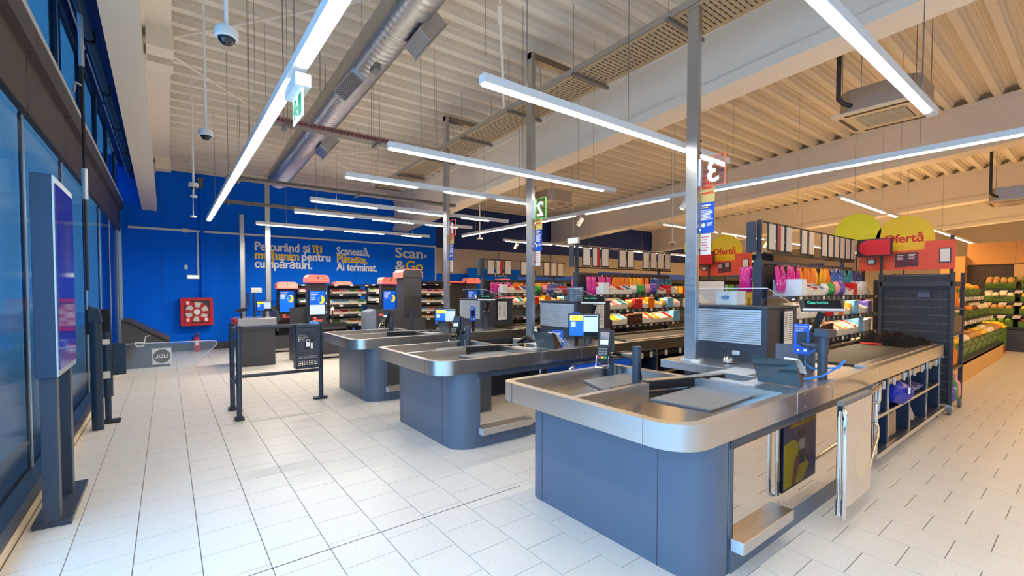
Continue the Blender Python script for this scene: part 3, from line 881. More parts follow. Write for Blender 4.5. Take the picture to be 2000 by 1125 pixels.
    # cashier side
    cd = thing('cashier_desk', 'steel cashier desk behind the packing tray of the %s checkout' % wd, 'desk', (4.5, 2.35 + dy, 0), group='cashier desks')
    obj('desk_top', B(4.02, 5.24, 2.005, 2.76, .765, .845), GALV, cd, bevel=.004)
    obj('desk_base', B(4.4, 5.22, 2.06, 2.72, 0, .765), DARK, cd)
    obj('drawer', B(4.05, 4.4, 2.03, 2.5, .62, .76), GREYBLUE, cd)
    return t

def cabinet(k, dy, x0=4.5):
    wd = WORD[k]
    B = lambda x0_, x1, y0, y1, z0, z1: MB().box(x0_, x1, y0 + dy, y1 + dy, z0, z1)
    t = thing('cigarette_cabinet', 'dark cabinet with ribbed aluminium roller shutter on the %s cashier desk' % wd, 'cabinet', (x0 + .35, 2.32 + dy, .845), group='roller shutter cabinets')
    obj('carcass', B(x0 + .02, x0 + .72, 1.95, 2.70, .845, 1.37), DARK, t, bevel=.006)
    obj('lid', B(x0, x0 + .74, 1.935, 2.715, 1.37, 1.395), GREYBLUE, t, bevel=.004)
    obj('side_frame', B(x0, x0 + .03, 1.935, 1.985, .845, 1.37), GREYBLUE, t)
    obj('lower_panel', B(x0 + .004, x0 + .02, 1.985, 2.70, .845, 1.02), GREYBLUE, t)
    for i in range(15):
        z = 1.025 + i * .0225
        obj('shutter_slat', MB().prism([(x0 - .002, z), (x0 + .004, z + .004), (x0 + .004, z + .017), (x0 - .004, z + .0205), (x0 + .019, z + .0205), (x0 + .019, z)], 1.985 + dy, 2.70 + dy, 'y'), ALUS, t)
    pl = obj('price_list', B(x0 + .36, x0 + .56, 1.928, 1.936, 1.0, 1.34), PAPER, t)
    obj('list_frame', B(x0 + .34, x0 + .36, 1.926, 1.936, .98, 1.36), DARKER, t)
    lines(pl, TEXTG, (x0 + .375, 1.927 + dy, 1.31), (1, 0, 0), (0, 0, 1), .07, 14, .02, .007)
    lines(pl, TEXTG, (x0 + .47, 1.927 + dy, 1.31), (1, 0, 0), (0, 0, 1), .07, 14, .02, .007)
    # clear acrylic hood standing on it
    a = thing('acrylic_tray', 'clear acrylic tray with slanted ends on top of the %s cabinet' % wd, 'tray', (x0 + .37, 2.32 + dy, 1.395), group='acrylic trays')
    obj('front_pane', MB().prism([(2.70 + dy, 1.57), (2.70 + dy, 1.545), (2.50 + dy, 1.396), (1.96 + dy, 1.396), (1.96 + dy, 1.57)], x0 + .06, x0 + .066, 'x'), ACRYL, a)
    obj('end_pane', MB().prism([(x0 + .066, 1.57), (x0 + .066, 1.396), (x0 + .66, 1.396), (x0 + .40, 1.52)], 1.96 + dy, 1.966 + dy, 'y'), ACRYL, a)
    obj('edge', MB().tube([(x0 + .063, 2.70 + dy, 1.57), (x0 + .063, 1.963 + dy, 1.57), (x0 + .66, 1.963 + dy, 1.4)], .004, 6), mat('acrylic_edge', (226, 232, 236), .2), a)
    obj('floor_sheet', B(x0 + .06, x0 + .66, 1.96, 2.68, 1.396, 1.40), ACRYL, a)
    return t

def post(k, dy, label):
    t = thing('steel_post', label, 'post', (4.18, 2.515 + dy, .845), group='steel service posts')
    top = zc(2.5 + dy) - .16
    obj('column', MB().box(4.15, 4.21, 2.455 + dy, 2.575 + dy, .845, top), GALV, t, bevel=.003)
    obj('side_channel', MB().box(4.21, 4.225, 2.47 + dy, 2.56 + dy, .845, top), STEELD, t)
    obj('base_plate', MB().box(4.12, 4.26, 2.43 + dy, 2.6 + dy, .845, .865), ALUS, t)
    obj('arm', MB().box(4.15, 4.95, 2.47 + dy, 2.56 + dy, top - .09, top), STEELD, t)
    for z in (1.95, 2.9, 3.02):
        obj('knockout', MB().tube([(4.214, 2.452 + dy, z), (4.214, 2.456 + dy, z)], .012, 8), DARKER, t)
    num = '321'[k]
    am, em = ((ACRYR, EDGER), (ACRYG, EDGEG), (ACRYR, EDGER))[k]
    s = thing('number_sign', 'clear acrylic lane number %s panel on the %s post, seen from behind' % (num, WORD[k]), 'sign', (4.2, 2.33 + dy, 2.57))
    y1, y0 = 2.45 + dy, 2.20 + dy
    obj('pane', MB().box(4.19, 4.196, y0, y1, 2.56, 2.84), am, s)
    e = MB(); e.box(4.188, 4.198, y0 - .004, y0, 2.556, 2.844); e.box(4.188, 4.198, y0, y1, 2.84, 2.844); e.box(4.188, 4.198, y0, y1, 2.556, 2.56)
    obj('lit_edge', e, em, s)
    text(num, .28, TEXTW, s, (4.188, 2.245 + dy, 2.60), (0, 1, 0), (0, 0, 1), bold=.008, name='numeral')
    obj('clip', MB().box(4.17, 4.215, y1 - .02, y1 + .01, 2.57, 2.83), ALUS, s)
    s = thing('leaflet', 'yellow printed notice hanging on the %s post' % WORD[k], 'notice', (4.22, 2.36 + dy, 2.41))
    obj('sheet', MB().box(4.218, 4.221, 2.31 + dy, 2.45 + dy, 2.41, 2.69), mat('notice_yellow', (222, 190, 110), .6), s)
    lines(s, ORANGER, (4.217, 2.44 + dy, 2.64), (0, -1, 0), (0, 0, 1), .12, 4, .05, .02)
    s = thing('info_sign', 'blue information sign with white print on the %s post' % WORD[k], 'sign', (4.22, 2.36 + dy, 2.11))
    obj('sheet', MB().box(4.214, 4.217, 2.31 + dy, 2.45 + dy, 2.11, 2.41), SIGNB, s)
    lines(s, TEXTW, (4.213, 2.44 + dy, 2.375), (0, -1, 0), (0, 0, 1), .11, 1, .02, .013)
    lines(s, TEXTY, (4.213, 2.44 + dy, 2.355), (0, -1, 0), (0, 0, 1), .09, 1, .02, .011)
    lines(s, TEXTW, (4.213, 2.44 + dy, 2.33), (0, -1, 0), (0, 0, 1), .12, 7, .015, .008)
    obj('badge', MB().lathe([(.021, 0), (.021, .002)], n=16).xf(Matrix.Translation((4.2135, 2.42 + dy, 2.19)) @ Matrix.Rotation(R(-90), 4, 'Y')), TEXTW, s)
    lines(s, TEXTW, (4.213, 2.385 + dy, 2.205), (0, -1, 0), (0, 0, 1), .06, 3, .012, .006)
    s = thing('notice_sheet', 'white printed sheet below the blue sign on the %s post' % WORD[k], 'notice', (4.22, 2.38 + dy, 1.9))
    obj('sheet', MB().box(4.216, 4.219, 2.345 + dy, 2.45 + dy, 1.9, 2.105), PAPER, s)
    lines(s, TEXTR, (4.215, 2.44 + dy, 2.07), (0, -1, 0), (0, 0, 1), .08, 6, .026, .007)

def screen(parent, cx, cz, W, H, y, local=True, kind='pos'):
    """picture on a monitor lying in the local XZ plane at depth y, facing -Y"""
    def q(x0, x1, z0, z1, d, m, nm): return obj(nm, MB().box(x0, x1, y - d - .001, y - d, z0, z1), m, parent, local=local)
    x0, z0 = cx - W / 2, cz - H / 2
    if kind == 'pos':
        q(x0, x0 + W * .5, z0, z0 + H, 0, SCRB, 'screen_image'); q(x0 + W * .5, x0 + W, z0 + H * .2, z0 + H, 0, SCRL, 'screen_image'); q(x0 + W * .5, x0 + W, z0, z0 + H * .2, 0, SCRD, 'screen_image')
        q(x0 + W * .02, x0 + W * .48, z0 + H * .72, z0 + H * .97, .001, SCRY, 'screen_banner'); q(x0 + W * .06, x0 + W * .22, z0 + H * .42, z0 + H * .66, .001, SCRL, 'screen_badge')
        q(x0 + W * .53, x0 + W * .97, z0 + H * .9, z0 + H * .96, .001, SCRD, 'screen_bar')
    else:
        q(x0, x0 + W, z0, z0 + H, 0, SCRB, 'screen_image'); q(x0, x0 + W, z0, z0 + H * .4, .001, SCRL if kind == 'map' else SCRB, 'screen_lower')
        b = MB().lathe([(H * .17, 0), (H * .17, .001)], n=18).xf(Matrix.Translation((x0 + W * .78, y - .0015, z0 + H * .62)) @ Matrix.Rotation(R(90), 4, 'X') @ Matrix.Diagonal((W / H * 1.2, 1, 1, 1)))
        obj('screen_disc', b, SCRY, parent, local=local)
        q(x0 + W * .6, x0 + W * .78, z0 + H * .52, z0 + H * .76, .004, SCRB, 'screen_phone')
        for i, ww in enumerate((.55, .45, .3, .3, .3)):
            q(x0 + W * .08, x0 + W * (.08 + ww), z0 + H * (.90 - i * .07), z0 + H * (.93 - i * .07), .0015, SCRL, 'screen_text')

def monitor(x, y, z0, z1, rz, label, W=.34, H=.25, tilt=10):
    t = thing('touch_monitor', label, 'monitor', (x, y, z0), rz)
    obj('pole', MB().tube([(0, .03, 0), (0, .03, z1 - z0)], .022, 10), GREYBLUE, t, local=True, smooth=True)
    obj('foot', MB().lathe([(.05, 0), (.05, .012), (.024, .02)], (0, .03, 0), 14), GREYBLUE, t, local=True)
    c = obj('casing', MB().box(-W / 2 - .015, W / 2 + .015, -.02, .01, z1 - z0 - H / 2 - .015, z1 - z0 + H / 2 + .015), BLACK, t, local=True, bevel=.006)
    screen(c, 0, z1 - z0, W, H, -.0205)
    return t

def equipment(k, dy):
    wd = WORD[k]; G = lambda x, y: (x, y + dy)
    # card terminal on twin poles
    t = thing('card_terminal', 'card payment terminal on a grey twin pole stand at the %s checkout' % wd, 'card terminal', (3.24, 2.5 + dy, .815), group='card terminals')
    P = lambda x, y, z: (x, y + dy, z)
    obj('pole', MB().tube([P(2.92, 2.22, .815), P(2.92, 2.22, 1.11)], .035, 14), GREYBLUE, t, smooth=True)
    obj('pole', MB().tube([P(3.06, 2.60, .815), P(3.06, 2.60, 1.2)], .03, 14), GREYBLUE, t, smooth=True)
    obj('arm', MB().tube([P(2.92, 2.22, 1.04), P(3.05, 2.59, 1.0)], .026, 10), STEELD, t, smooth=True)
    obj('cable', MB().tube([P(2.92, 2.18, .99), P(2.9, 2.17, .93), P(2.93, 2.18, .86), P(2.94, 2.2, .83)], .006, 6), BLACK, t)
    M = Matrix.Translation(P(2.98, 2.60, 1.07)) @ Matrix.Rotation(R(-60), 4, 'Z') @ Matrix.Rotation(R(-22), 4, 'X')
    body = obj('terminal_body', MB().prism([(-.045, -.15), (.045, -.15), (.052, -.1), (.05, .14), (.04, .15), (-.04, .15), (-.05, .14), (-.052, -.1)], -.03, .015, 'y').xf(M), BLACK, t)
    obj('terminal_screen', MB().box(-.038, .038, -.032, -.03, .0, .12).xf(M), mat('lcd_slate', (60, 80, 104), .12), body)
    obj('screen_glow', MB().box(-.034, .034, -.033, -.032, .005, .045).xf(M), SCRL, body)
    obj('keypad', MB().box(-.04, .04, -.055, -.03, -.13, -.02).xf(M), DARKER, body)
    for i, m in enumerate((RED, TEXTY, mat('key_green', (40, 160, 70), .4))):
        obj('key', MB().box(-.035 + i * .025, -.015 + i * .025, -.058, -.055, -.12, -.105).xf(M), m, body)
    for i in range(9):
        obj('key', MB().box(-.035 + (i % 3) * .025, -.015 + (i % 3) * .025, -.058, -.055, -.09 + (i // 3) * .022, -.077 + (i // 3) * .022).xf(M), TEXTG, body)
    obj('cradle', MB().tube([tuple(M @ Vector(q)) for q in ((-.05, -.05, -.1), (-.052, -.05, -.2), (.052, -.05, -.2), (.05, -.05, -.1))], .005, 6), CHROME, t)
    # keypad hood
    t = thing('privacy_hood', 'dark glass privacy hood over the scanner of the %s checkout' % wd, 'hood', (3.5, 1.42 + dy, .872), group='privacy hoods')
    obj('glass_panel', MB().hexa([P(3.47, 1.26, .879), P(3.48, 1.26, .879), P(3.46, 1.54, .879), P(3.45, 1.54, .879),
                                  P(3.44, 1.29, 1.06), P(3.45, 1.29, 1.06), P(3.41, 1.57, 1.075), P(3.40, 1.57, 1.075)]), mat('smoked_panel', (44, 66, 74), .08, spec=.8), t)
    obj('inner_panel', MB().hexa([P(3.48, 1.262, .879), P(3.62, 1.30, .9), P(3.62, 1.31, .9), P(3.48, 1.272, .879),
                                  P(3.45, 1.292, 1.06), P(3.52, 1.33, 1.075), P(3.52, 1.34, 1.075), P(3.45, 1.302, 1.06)]), mat('brown_panel', (66, 40, 32), .4), t)
    arc = [P(3.46 + .19 * (1 - math.cos(a)) ** .8, 1.32, .9 + .17 * math.cos(a - .25)) for a in [i * .19 for i in range(9)]]
    b = MB()
    for p, q in zip(arc, arc[1:]):
        b.hexa([(p[0], p[1] - .03, p[2]), (q[0], q[1] - .03, q[2]), (q[0], q[1] + .05, q[2]), (p[0], p[1] + .05, p[2]),
                (p[0], p[1] - .03, p[2] + .006), (q[0], q[1] - .03, q[2] + .006), (q[0], q[1] + .05, q[2] + .006), (p[0], p[1] + .05, p[2] + .006)])
    obj('white_band', b, WHITE, t)
    # blue card
    t = thing('card_stand', 'blue scan-your-app card on a black stand at the %s checkout' % wd, 'sign', P(4.03, 1.47, .872), R(-66), group='blue card stands')
    obj('stand', MB().box(-.022, .022, -.01, .01, 0, .2), BLACK, t, local=True)
    c = obj('card', MB().box(-.052, .052, -.016, -.010, .17, .41), SIGNB, t, local=True)
    obj('cutout', MB().box(-.032, .034, -.018, -.015, .25, .345), BLACK, c, local=True)
    text('Economisește', .018, TEXTW, c, (-.045, -.0165, .385), local=True, ext=.001, width=.085)
    text('cu o simplă', .018, TEXTY, c, (-.045, -.0165, .368), local=True, ext=.001, width=.06)
    text('scanare.', .018, TEXTW, c, (-.045, -.0165, .352), local=True, ext=.001, width=.05)
    obj('dot', MB().box(-.03, -.018, -.0172, -.016, .195, .21), SCRY, c, local=True)
    obj('badge', MB().box(.015, .036, -.0172, -.016, .192, .213), TEXTW, c, local=True)
    # service pole with scanner head
    if k == 0:
        t = thing('scanner_pole', 'thick grey pole with scanner head on the nearest checkout rail', 'pole', P(4.0, 1.31, .872))
        obj('pole', MB().tube([P(4.0, 1.31, .872), P(4.0, 1.31, 1.24)], .034, 16), GREYBLUE, t, smooth=True)
        obj('collar', MB().tube([P(4.0, 1.31, 1.07), P(4.0, 1.31, 1.19)], .039, 16), GREYBLUE, t, smooth=True)
        obj('head', MB().prism([(3.96, 1.19), (4.12, 1.19), (4.17, 1.21), (4.13, 1.245), (3.96, 1.255)], 1.265 + dy, 1.36 + dy, 'y'), GREYBLUE, t, bevel=.006)
        obj('arm', MB().tube([P(4.0, 1.31, 1.12), P(3.98, 1.42, 1.12), P(4.05, 1.5, 1.13)], .02, 10), GREYBLUE, t, smooth=True)
    # customer display
    t = thing('customer_display', 'black customer display on a slanted black arm at the %s checkout' % wd, 'display', P(4.22, 1.48, .872), group='customer displays')
    obj('pole', MB().tube([P(4.3, 1.5, .872), P(4.3, 1.5, 1.17)], .03, 12), GREYBLUE, t, smooth=True)
    obj('clamp', MB().box(4.25, 4.36, 1.45 + dy, 1.54 + dy, 1.12, 1.2), DARKER, t, bevel=.01)
    obj('arm', MB().tube([P(4.3, 1.5, 1.17), P(4.3, 1.46, 1.25), P(4.3, 1.42, 1.37)], [.03, .026, .03], 8), BLACK, t)
    M = Matrix.Translation(P(4.28, 1.42, 1.42)) @ Matrix.Rotation(R(-52), 4, 'Z') @ Matrix.Rotation(R(-30), 4, 'X')
    hd = obj('display_head', MB().box(-.15, .15, -.03, .02, -.045, .05).xf(M), DARKER, t, bevel=.006)
    obj('display_frame', MB().box(-.15, .15, -.034, -.02, -.058, -.042).xf(M), ALUS, hd)
    obj('display_window', MB().box(-.13, .13, -.033, -.03, -.03, .04).xf(M), SCRD, hd)
    tx = text('Casa inchisa', .032, SCRG, hd, (0, 0, 0), local=True, ext=.0005, width=.15)
    off = Vector(ROOT[hd.name])
    for v in tx.data.vertices:
        v.co = M @ (Vector((-.11, -.0345, .005)) + v.co) - off
    return

def small_sign(x, y, z, rz, label, rows, W=.26, H=.2, pole=0):
    t = thing('desk_sign', label, 'sign', (x, y, z), rz)
    if pole: obj('stem', MB().box(-.01, .01, .004, .012, 0, pole), BLACK, t, local=True)
    obj('panel', MB().box(-W / 2, W / 2, -.004, .004, pole, pole + H), SIGNGREY, t, local=True)
    n = len(rows); 
    for i, r in enumerate(rows):
        text(r, H / n * .62, TEXTW, t, (W / 2 - .02, -.006, pole + H - (i + .85) * H / n), local=True, align='RIGHT', ext=.001)
    return t

DY = (0.0, 2.5, 4.88)
for k in range(3):
    checkout(k, DY[k]); cabinet(k, DY[k]); equipment(k, DY[k])
    post(k, DY[k] + (.0, .03, .12)[k], ['tall galvanised post rising from the nearest cashier desk', 'tall galvanised post rising from the middle cashier desk', 'tall galvanised post rising from the farthest cashier desk'][k])
small_sign(4.42, 1.66, .872, R(-72), 'grey notice with white text leaning behind the blue card of the nearest checkout', ['Stimați clienți,', 'această casă', 'este închisă', 'momentan.', 'Vă rugăm...'], .30, .2)
small_sign(4.66, 4.62, 1.401, R(-66), 'grey notice with white text standing on the middle cabinet tray', ['Stimați clienți,', 'această casă', 'este indisponibilă', 'momentan.', 'Te rugăm să alegi', 'altă casă de marcat.'], .25, .2)
monitor(3.98, 3.80, .872, 1.13, R(-52), 'touch monitor with blue and white screen at the middle checkout')
monitor(3.55, 6.42, .872, 1.13, R(-40), 'touch monitor with blue and white screen at the farthest checkout', .32, .23)
# blue cable at the near checkout
tag(obj('blue_cable', MB().tube([(4.25, 1.5, 1.08), (4.02, 1.36, 1.1), (4.1, 1.5, .98), (4.06, 1.40, .93), (4.12, 1.24, .95), (4.18, 1.22, 1.0), (4.15, 1.28, .93), (3.9, 1.28, .905), (3.75, 1.36, .885)], .008, 8), CABLE, smooth=True), 'bright blue cable looping around the scanner pole', 'cable')
tag(obj('blue_cable', MB().tube([(3.7, 4.0, 1.0), (3.62, 3.93, .95), (3.7, 3.9, .9), (3.85, 3.95, .9), (3.9, 4.05, .95)], .008, 8), CABLE, smooth=True), 'blue cable loop on the middle checkout', 'cable')
# silver hand scanner on the near desk
t = thing('hand_scanner', 'silver round tap stand on the nearest cashier desk', 'scanner', (4.3, 2.2, .845))
obj('ball', MB().lathe([(.02, 0), (.045, .01), (.05, .04), (.03, .065), (.014, .07)], (4.3, 2.2, .845), 16), CHROME, t, smooth=True)
obj('ring', MB().tube([(4.3, 2.2 + .04 * math.cos(a), .955 + .04 * math.sin(a)) for a in [i * PI / 8 for i in range(17)]], .009, 8), DARKER, t, smooth=True)
obj('tab', MB().box(4.29, 4.31, 2.09, 2.16, .935, .975), ALUS, t, bevel=.006)
# white sticker
tag(obj('desk_label', MB().box(4.05, 4.09, 2.36, 2.44, .845, .875), WHITE, bevel=.004), 'small white box at the foot of the nearest post', 'box')
# drawings on c2: bottle, leaflets
t = thing('water_bottle', 'small clear bottle with white cap on the middle cashier desk', 'bottle', (4.12, 4.86, .845))
obj('body', MB().lathe([(.033, 0), (.036, .01), (.036, .11), (.03, .135), (.015, .15), (.015, .165)], (4.12, 4.86, .845), 16), mat('pet_clear', (206, 214, 220), .15), t, smooth=True)
obj('cap', MB().lathe([(.018, .165), (.018, .185)], (4.12, 4.86, .845), 12), WHITE, t)
def leaflet_stand(x, y, z, rz, label, big=True):
    t = thing('leaflet_stand', label, 'leaflet', (x, y, z), rz)
    p = obj('sheet', MB().hexa([(-.065, -.03, 0), (.065, -.03, 0), (.065, -.025, 0), (-.065, -.025, 0), (-.065, .0, .2), (.065, .0, .2), (.065, .005, .2), (-.065, .005, .2)]), SIGNB, t, local=True)
    obj('back_sheet', MB().hexa([(-.065, .035, 0), (.065, .035, 0), (.065, .04, 0), (-.065, .04, 0), (-.065, .0, .2), (.065, .0, .2), (.065, .005, .2), (-.065, .005, .2)]), SIGNGREY, t, local=True)
    obj('round_print', MB().lathe([(.034, 0), (.034, .002)], n=18).xf(Matrix.Translation((.01, -.022, .07)) @ Matrix.Rotation(R(90 - 8), 4, 'X')), mat('print_lime', (190, 214, 40), .5), p, local=True)
    obj('dark_print', MB().lathe([(.02, 0), (.02, .0035)], n=14).xf(Matrix.Translation((.01, -.0225, .065)) @ Matrix.Rotation(R(90 - 8), 4, 'X')), BLACK, p, local=True)
    lines(p, TEXTW, (-.05, -.0075, .16), (1, 0, 0), (0, .15, .99), .09, 2, .015, .007, local=True)
leaflet_stand(3.72, 3.98, .872, R(-45), 'blue leaflet with round print standing at the middle checkout')
leaflet_stand(3.85, 6.5, .872, R(-45), 'blue leaflet standing at the farthest checkout')
# spare card reader box, desk phone like tray etc. on the middle desk
t = thing('office_chair', 'curved black chair back behind the middle checkout tray', 'chair', (3.65, 4.65, 0))
obj('seat', MB().lathe([(.02, .44), (.2, .45), (.21, .48), (.18, .51), (.02, .52)], (3.65, 4.65, 0), 18), BLACK, t, smooth=True)
obj('column', MB().tube([(3.65, 4.65, .06), (3.65, 4.65, .45)], .03, 10), CHROME, t)
for i in range(5):
    a = i * 2 * PI / 5
    obj('foot', MB().tube([(3.65, 4.65, .08), (3.65 + .26 * math.cos(a), 4.65 + .26 * math.sin(a), .03)], .02, 6), BLACK, t)
obj('backrest', MB().tube([(3.82, 4.46, .62), (3.86, 4.55, .86), (3.86, 4.72, .92), (3.82, 4.86, .84), (3.8, 4.88, .62)], .03, 10), BLACK, t, smooth=True)
obj('backrest_pad', MB().hexa([(3.80, 4.47, .6), (3.83, 4.47, .6), (3.82, 4.87, .6), (3.79, 4.87, .6), (3.84, 4.54, .88), (3.87, 4.54, .88), (3.86, 4.8, .88), (3.83, 4.8, .88)]), DARKER, t)
obj('back_stem', MB().tube([(3.7, 4.65, .48), (3.82, 4.66, .5), (3.83, 4.66, .65)], .02, 8), BLACK, t)
# folded coat on the near belt
def blob(cx, cy, z0, L, W_, H_, seed, nx=14, ny=7, rz=0, name='coat'):
    random.seed(seed); b = MB()
    c, s = math.cos(rz), math.sin(rz)
    for i in range(nx + 1):
        for j in range(ny + 1):
            u = i / nx * 2 - 1; v = j / ny * 2 - 1
            h = H_ * (1 - abs(u) ** 4) ** .5 * max(0, 1 - abs(v) ** 3) ** .5
            h *= .72 + .3 * math.sin(u * 7 + v * 3 + seed) * math.cos(v * 5 - u * 4) + .12 * random.random()
            x = u * L / 2; y = v * W_ / 2 * (1 + .12 * math.sin(u * 9 + seed))
            b.v.append((cx + x * c - y * s, cy + x * s + y * c, z0 + max(0.002, h)))
    for i in range(nx):
        for j in range(ny):
            a = i * (ny + 1) + j
            b.f.append((a, a + ny + 1, a + ny + 2, a + 1))
    k = len(b.v); per = [i * (ny + 1) for i in range(nx + 1)] + [nx * (ny + 1) + j for j in range(1, ny + 1)] + [i * (ny + 1) + ny for i in range(nx - 1, -1, -1)] + [j for j in range(ny - 1, 0, -1)]
    b.v += [(b.v[p][0], b.v[p][1], z0) for p in per]
    n = len(per)
    for i in range(n):
        j = (i + 1) % n
        b.f.append((per[i], per[j], k + j, k + i))
    b.f.append(tuple(k + i for i in range(n)))
    return b
t = thing('folded_coat', 'folded black coat with red lining lying on the belt end', 'coat', (7.2, 1.62, .876))
obj('cloth', blob(7.2, 1.62, .876, .62, .5, .15, 3, 18, 10, R(90 - 20)), mat('black_cloth', (14, 14, 17), .9, bump=.4, scale=40, spec=.2), t, smooth=True)
obj('lining', MB().tube([(6.93, 1.86, .886), (6.92, 1.7, .89), (6.98, 1.55, .885)], .014, 6), RED, t)

# ---- swing gate with poster, in front of the near checkout
t = thing('swing_gate', 'chrome tube swing gate with poster panel beside the nearest checkout', 'gate', (3.75, 1.02, 0))
g0, g1, gy = 3.46, 4.06, 1.03
obj('panel_core', MB().box(g0, g1, gy - .012, gy + .012, .1, .80), BLACK, t)
obj('top_cap', MB().box(g0, g1, gy - .018, gy + .018, .80, .825), mat('grey_strip', (120, 116, 112), .5), t)
pf = obj('front_poster', MB().box(g0 + .005, g1 - .005, gy - .016, gy - .012, .105, .795), mat('poster_painted_glare', (206, 180, 160), .12, var=.04, coat=.6), t, label='pale poster face with glare painted into its colour')  # pale tan stands in for glare that washes out the print
obj('front_print', MB().lathe([(.16, 0), (.16, .0008)], n=24).xf(Matrix.Translation((g1 - .19, gy - .0162, .4)) @ Matrix.Rotation(R(90), 4, 'X')), mat('glare_washed_yellow', (212, 188, 154), .14, coat=.6), pf)  # yellow print faded in colour to sit under the painted glare
pb = obj('rear_poster', MB().box(g0 + .005, g1 - .005, gy + .012, gy + .016, .105, .795), mat('poster_blue', (8, 48, 148), .25), t, label='blue poster with yellow shape and phone')
obj('yellow_shape', MB().prism([(g0 + .01, .12), (g0 + .35, .12), (g0 + .46, .22), (g0 + .36, .30), (g0 + .26, .34), (g0 + .26, .42), (g0 + .16, .46), (g0 + .01, .44)], gy + .016, gy + .017, 'y'), mat('poster_yellow', (240, 220, 0), .3), pb)
obj('phone', MB().box(g0 + .26, g0 + .38, gy + .017, gy + .018, .25, .50), mat('poster_navy', (18, 24, 92), .3), pb)
obj('phone_code', MB().box(g0 + .27, g0 + .37, gy + .018, gy + .0185, .36, .44), TEXTW, pb)
obj('hand', MB().prism([(g0 + .14, .12), (g0 + .2, .3), (g0 + .27, .36), (g0 + .27, .24), (g0 + .2, .12)], gy + .017, gy + .0182, 'y'), mat('poster_skin', (176, 104, 84), .4), pb)
text('Economisește', .05, TEXTW, pb, (g1 - .03, gy + .0165, .605), (-1, 0, 0), (0, 0, 1), width=.34, ext=.0005, bold=.001)
text('cu o simplă scanare.', .05, TEXTY, pb, (g1 - .03, gy + .0165, .545), (-1, 0, 0), (0, 0, 1), width=.46, ext=.0005, bold=.001)
def arcpts(pts, r=.05, n=4):
    """round the corners of a polyline"""
    out = [Vector(pts[0])]
    for a, p, c in zip(pts, pts[1:], pts[2:]):
        a, p, c = Vector(a), Vector(p), Vector(c)
        d0 = (a - p); d1 = (c - p); rr = min(r, d0.length * .45, d1.length * .45)
        s, e = p + d0.normalized() * rr, p + d1.normalized() * rr
        for i in range(n + 1):
            u = i / n
            out.append(s * (1 - u) ** 2 + p * 2 * u * (1 - u) + e * u * u)
    out.append(Vector(pts[-1]))
    return [tuple(q) for q in out]
obj('tube_loop', MB().tube(arcpts([(g0, gy - .02, .78), (g0 - .07, gy - .05, .78), (g0 - .07, gy - .05, .09), (g0, gy - .02, .09)], .05), .016, 10), CHROME, t, smooth=True)
obj('tube_inner', MB().tube([(g0 - .03, gy - .01, .775), (g0 - .03, gy - .01, .095)], .016, 10), CHROME, t, smooth=True)
obj('hinge_tube', MB().tube(arcpts([(g1, gy, .79), (g1 + .5, gy + .05, .80), (4.80, 1.15, .74), (4.80, 1.15, .60), (4.83, 1.19, .58)], .08), .014, 10), CHROME, t, smooth=True)
obj('hinge_tube', MB().tube(arcpts([(g1, gy, .2), (g1 + .05, gy + .01, .22), (4.70, 1.13, .34), (4.78, 1.15, .40), (4.83, 1.19, .42)], .08), .014, 10), CHROME, t, smooth=True)
obj('hinge_post', MB().tube([(4.83, 1.175, .14), (4.83, 1.175, .72)], .014, 10), CHROME, t, smooth=True)
# second gate seen at the middle checkout: blue panel edge
t = thing('swing_gate', 'blue panel swing gate with chrome tube beside the middle checkout', 'gate', (3.8, 3.52, 0))
obj('panel', MB().box(3.5, 4.5, 3.5, 3.525, .1, .73), SIGNB, t)
obj('top_strip', MB().box(3.5, 4.5, 3.498, 3.527, .73, .745), GREYBLUE, t)
obj('tube_loop', MB().tube(arcpts([(3.5, 3.49, .71), (3.42, 3.47, .71), (3.42, 3.47, .12), (3.5, 3.49, .12)], .05), .016, 10), CHROME, t, smooth=True)
obj('hinge_tube', MB().tube(arcpts([(4.5, 3.51, .70), (4.7, 3.53, .70), (4.8, 3.66, .70), (4.8, 3.705, .70)], .06), .014, 10), CHROME, t, smooth=True)

# ================================================================== GOODS
def unit_pouch():
    b = MB(); nx, nz = 6, 7
    for side in (-1, 1):
        for j in range(nz + 1):
            for i in range(nx + 1):
                u = i / nx * 2 - 1; v = j / nz
                vv = (v - .06) / .84
                th = 0 if vv <= 0 or vv >= 1 else (max(0, 1 - abs(u) ** 2.4) ** .6) * (math.sin(PI * min(1, max(0, vv))) ** .45)
                b.v.append((u * .5 * (1 - .05 * math.sin(PI * v)), side * (.02 + .48 * th), v))
    n = (nx + 1) * (nz + 1)
    for j in range(nz):
        for i in range(nx):
            a = j * (nx + 1) + i
            b.f.append((a, a + 1, a + nx + 2, a + nx + 1))
            b.f.append((n + a + 1, n + a, n + a + nx + 1, n + a + nx + 2))
    rim = [i for i in range(nx + 1)] + [j * (nx + 1) + nx for j in range(1, nz + 1)] + [nz * (nx + 1) + i for i in range(nx - 1, -1, -1)] + [j * (nx + 1) for j in range(nz - 1, 0, -1)]
    for a, c in zip(rim, rim[1:] + rim[:1]):
        b.f.append((a, n + a, n + c, c))
    return b
def unit_carton():
    c = .03
    b = MB(); b.hexa([(-.5, -.5, 0), (.5, -.5, 0), (.5, .5, 0), (-.5, .5, 0), (-.5, -.5, 1), (.5, -.5, 1), (.5, .5, 1), (-.5, .5, 1)])
    return b
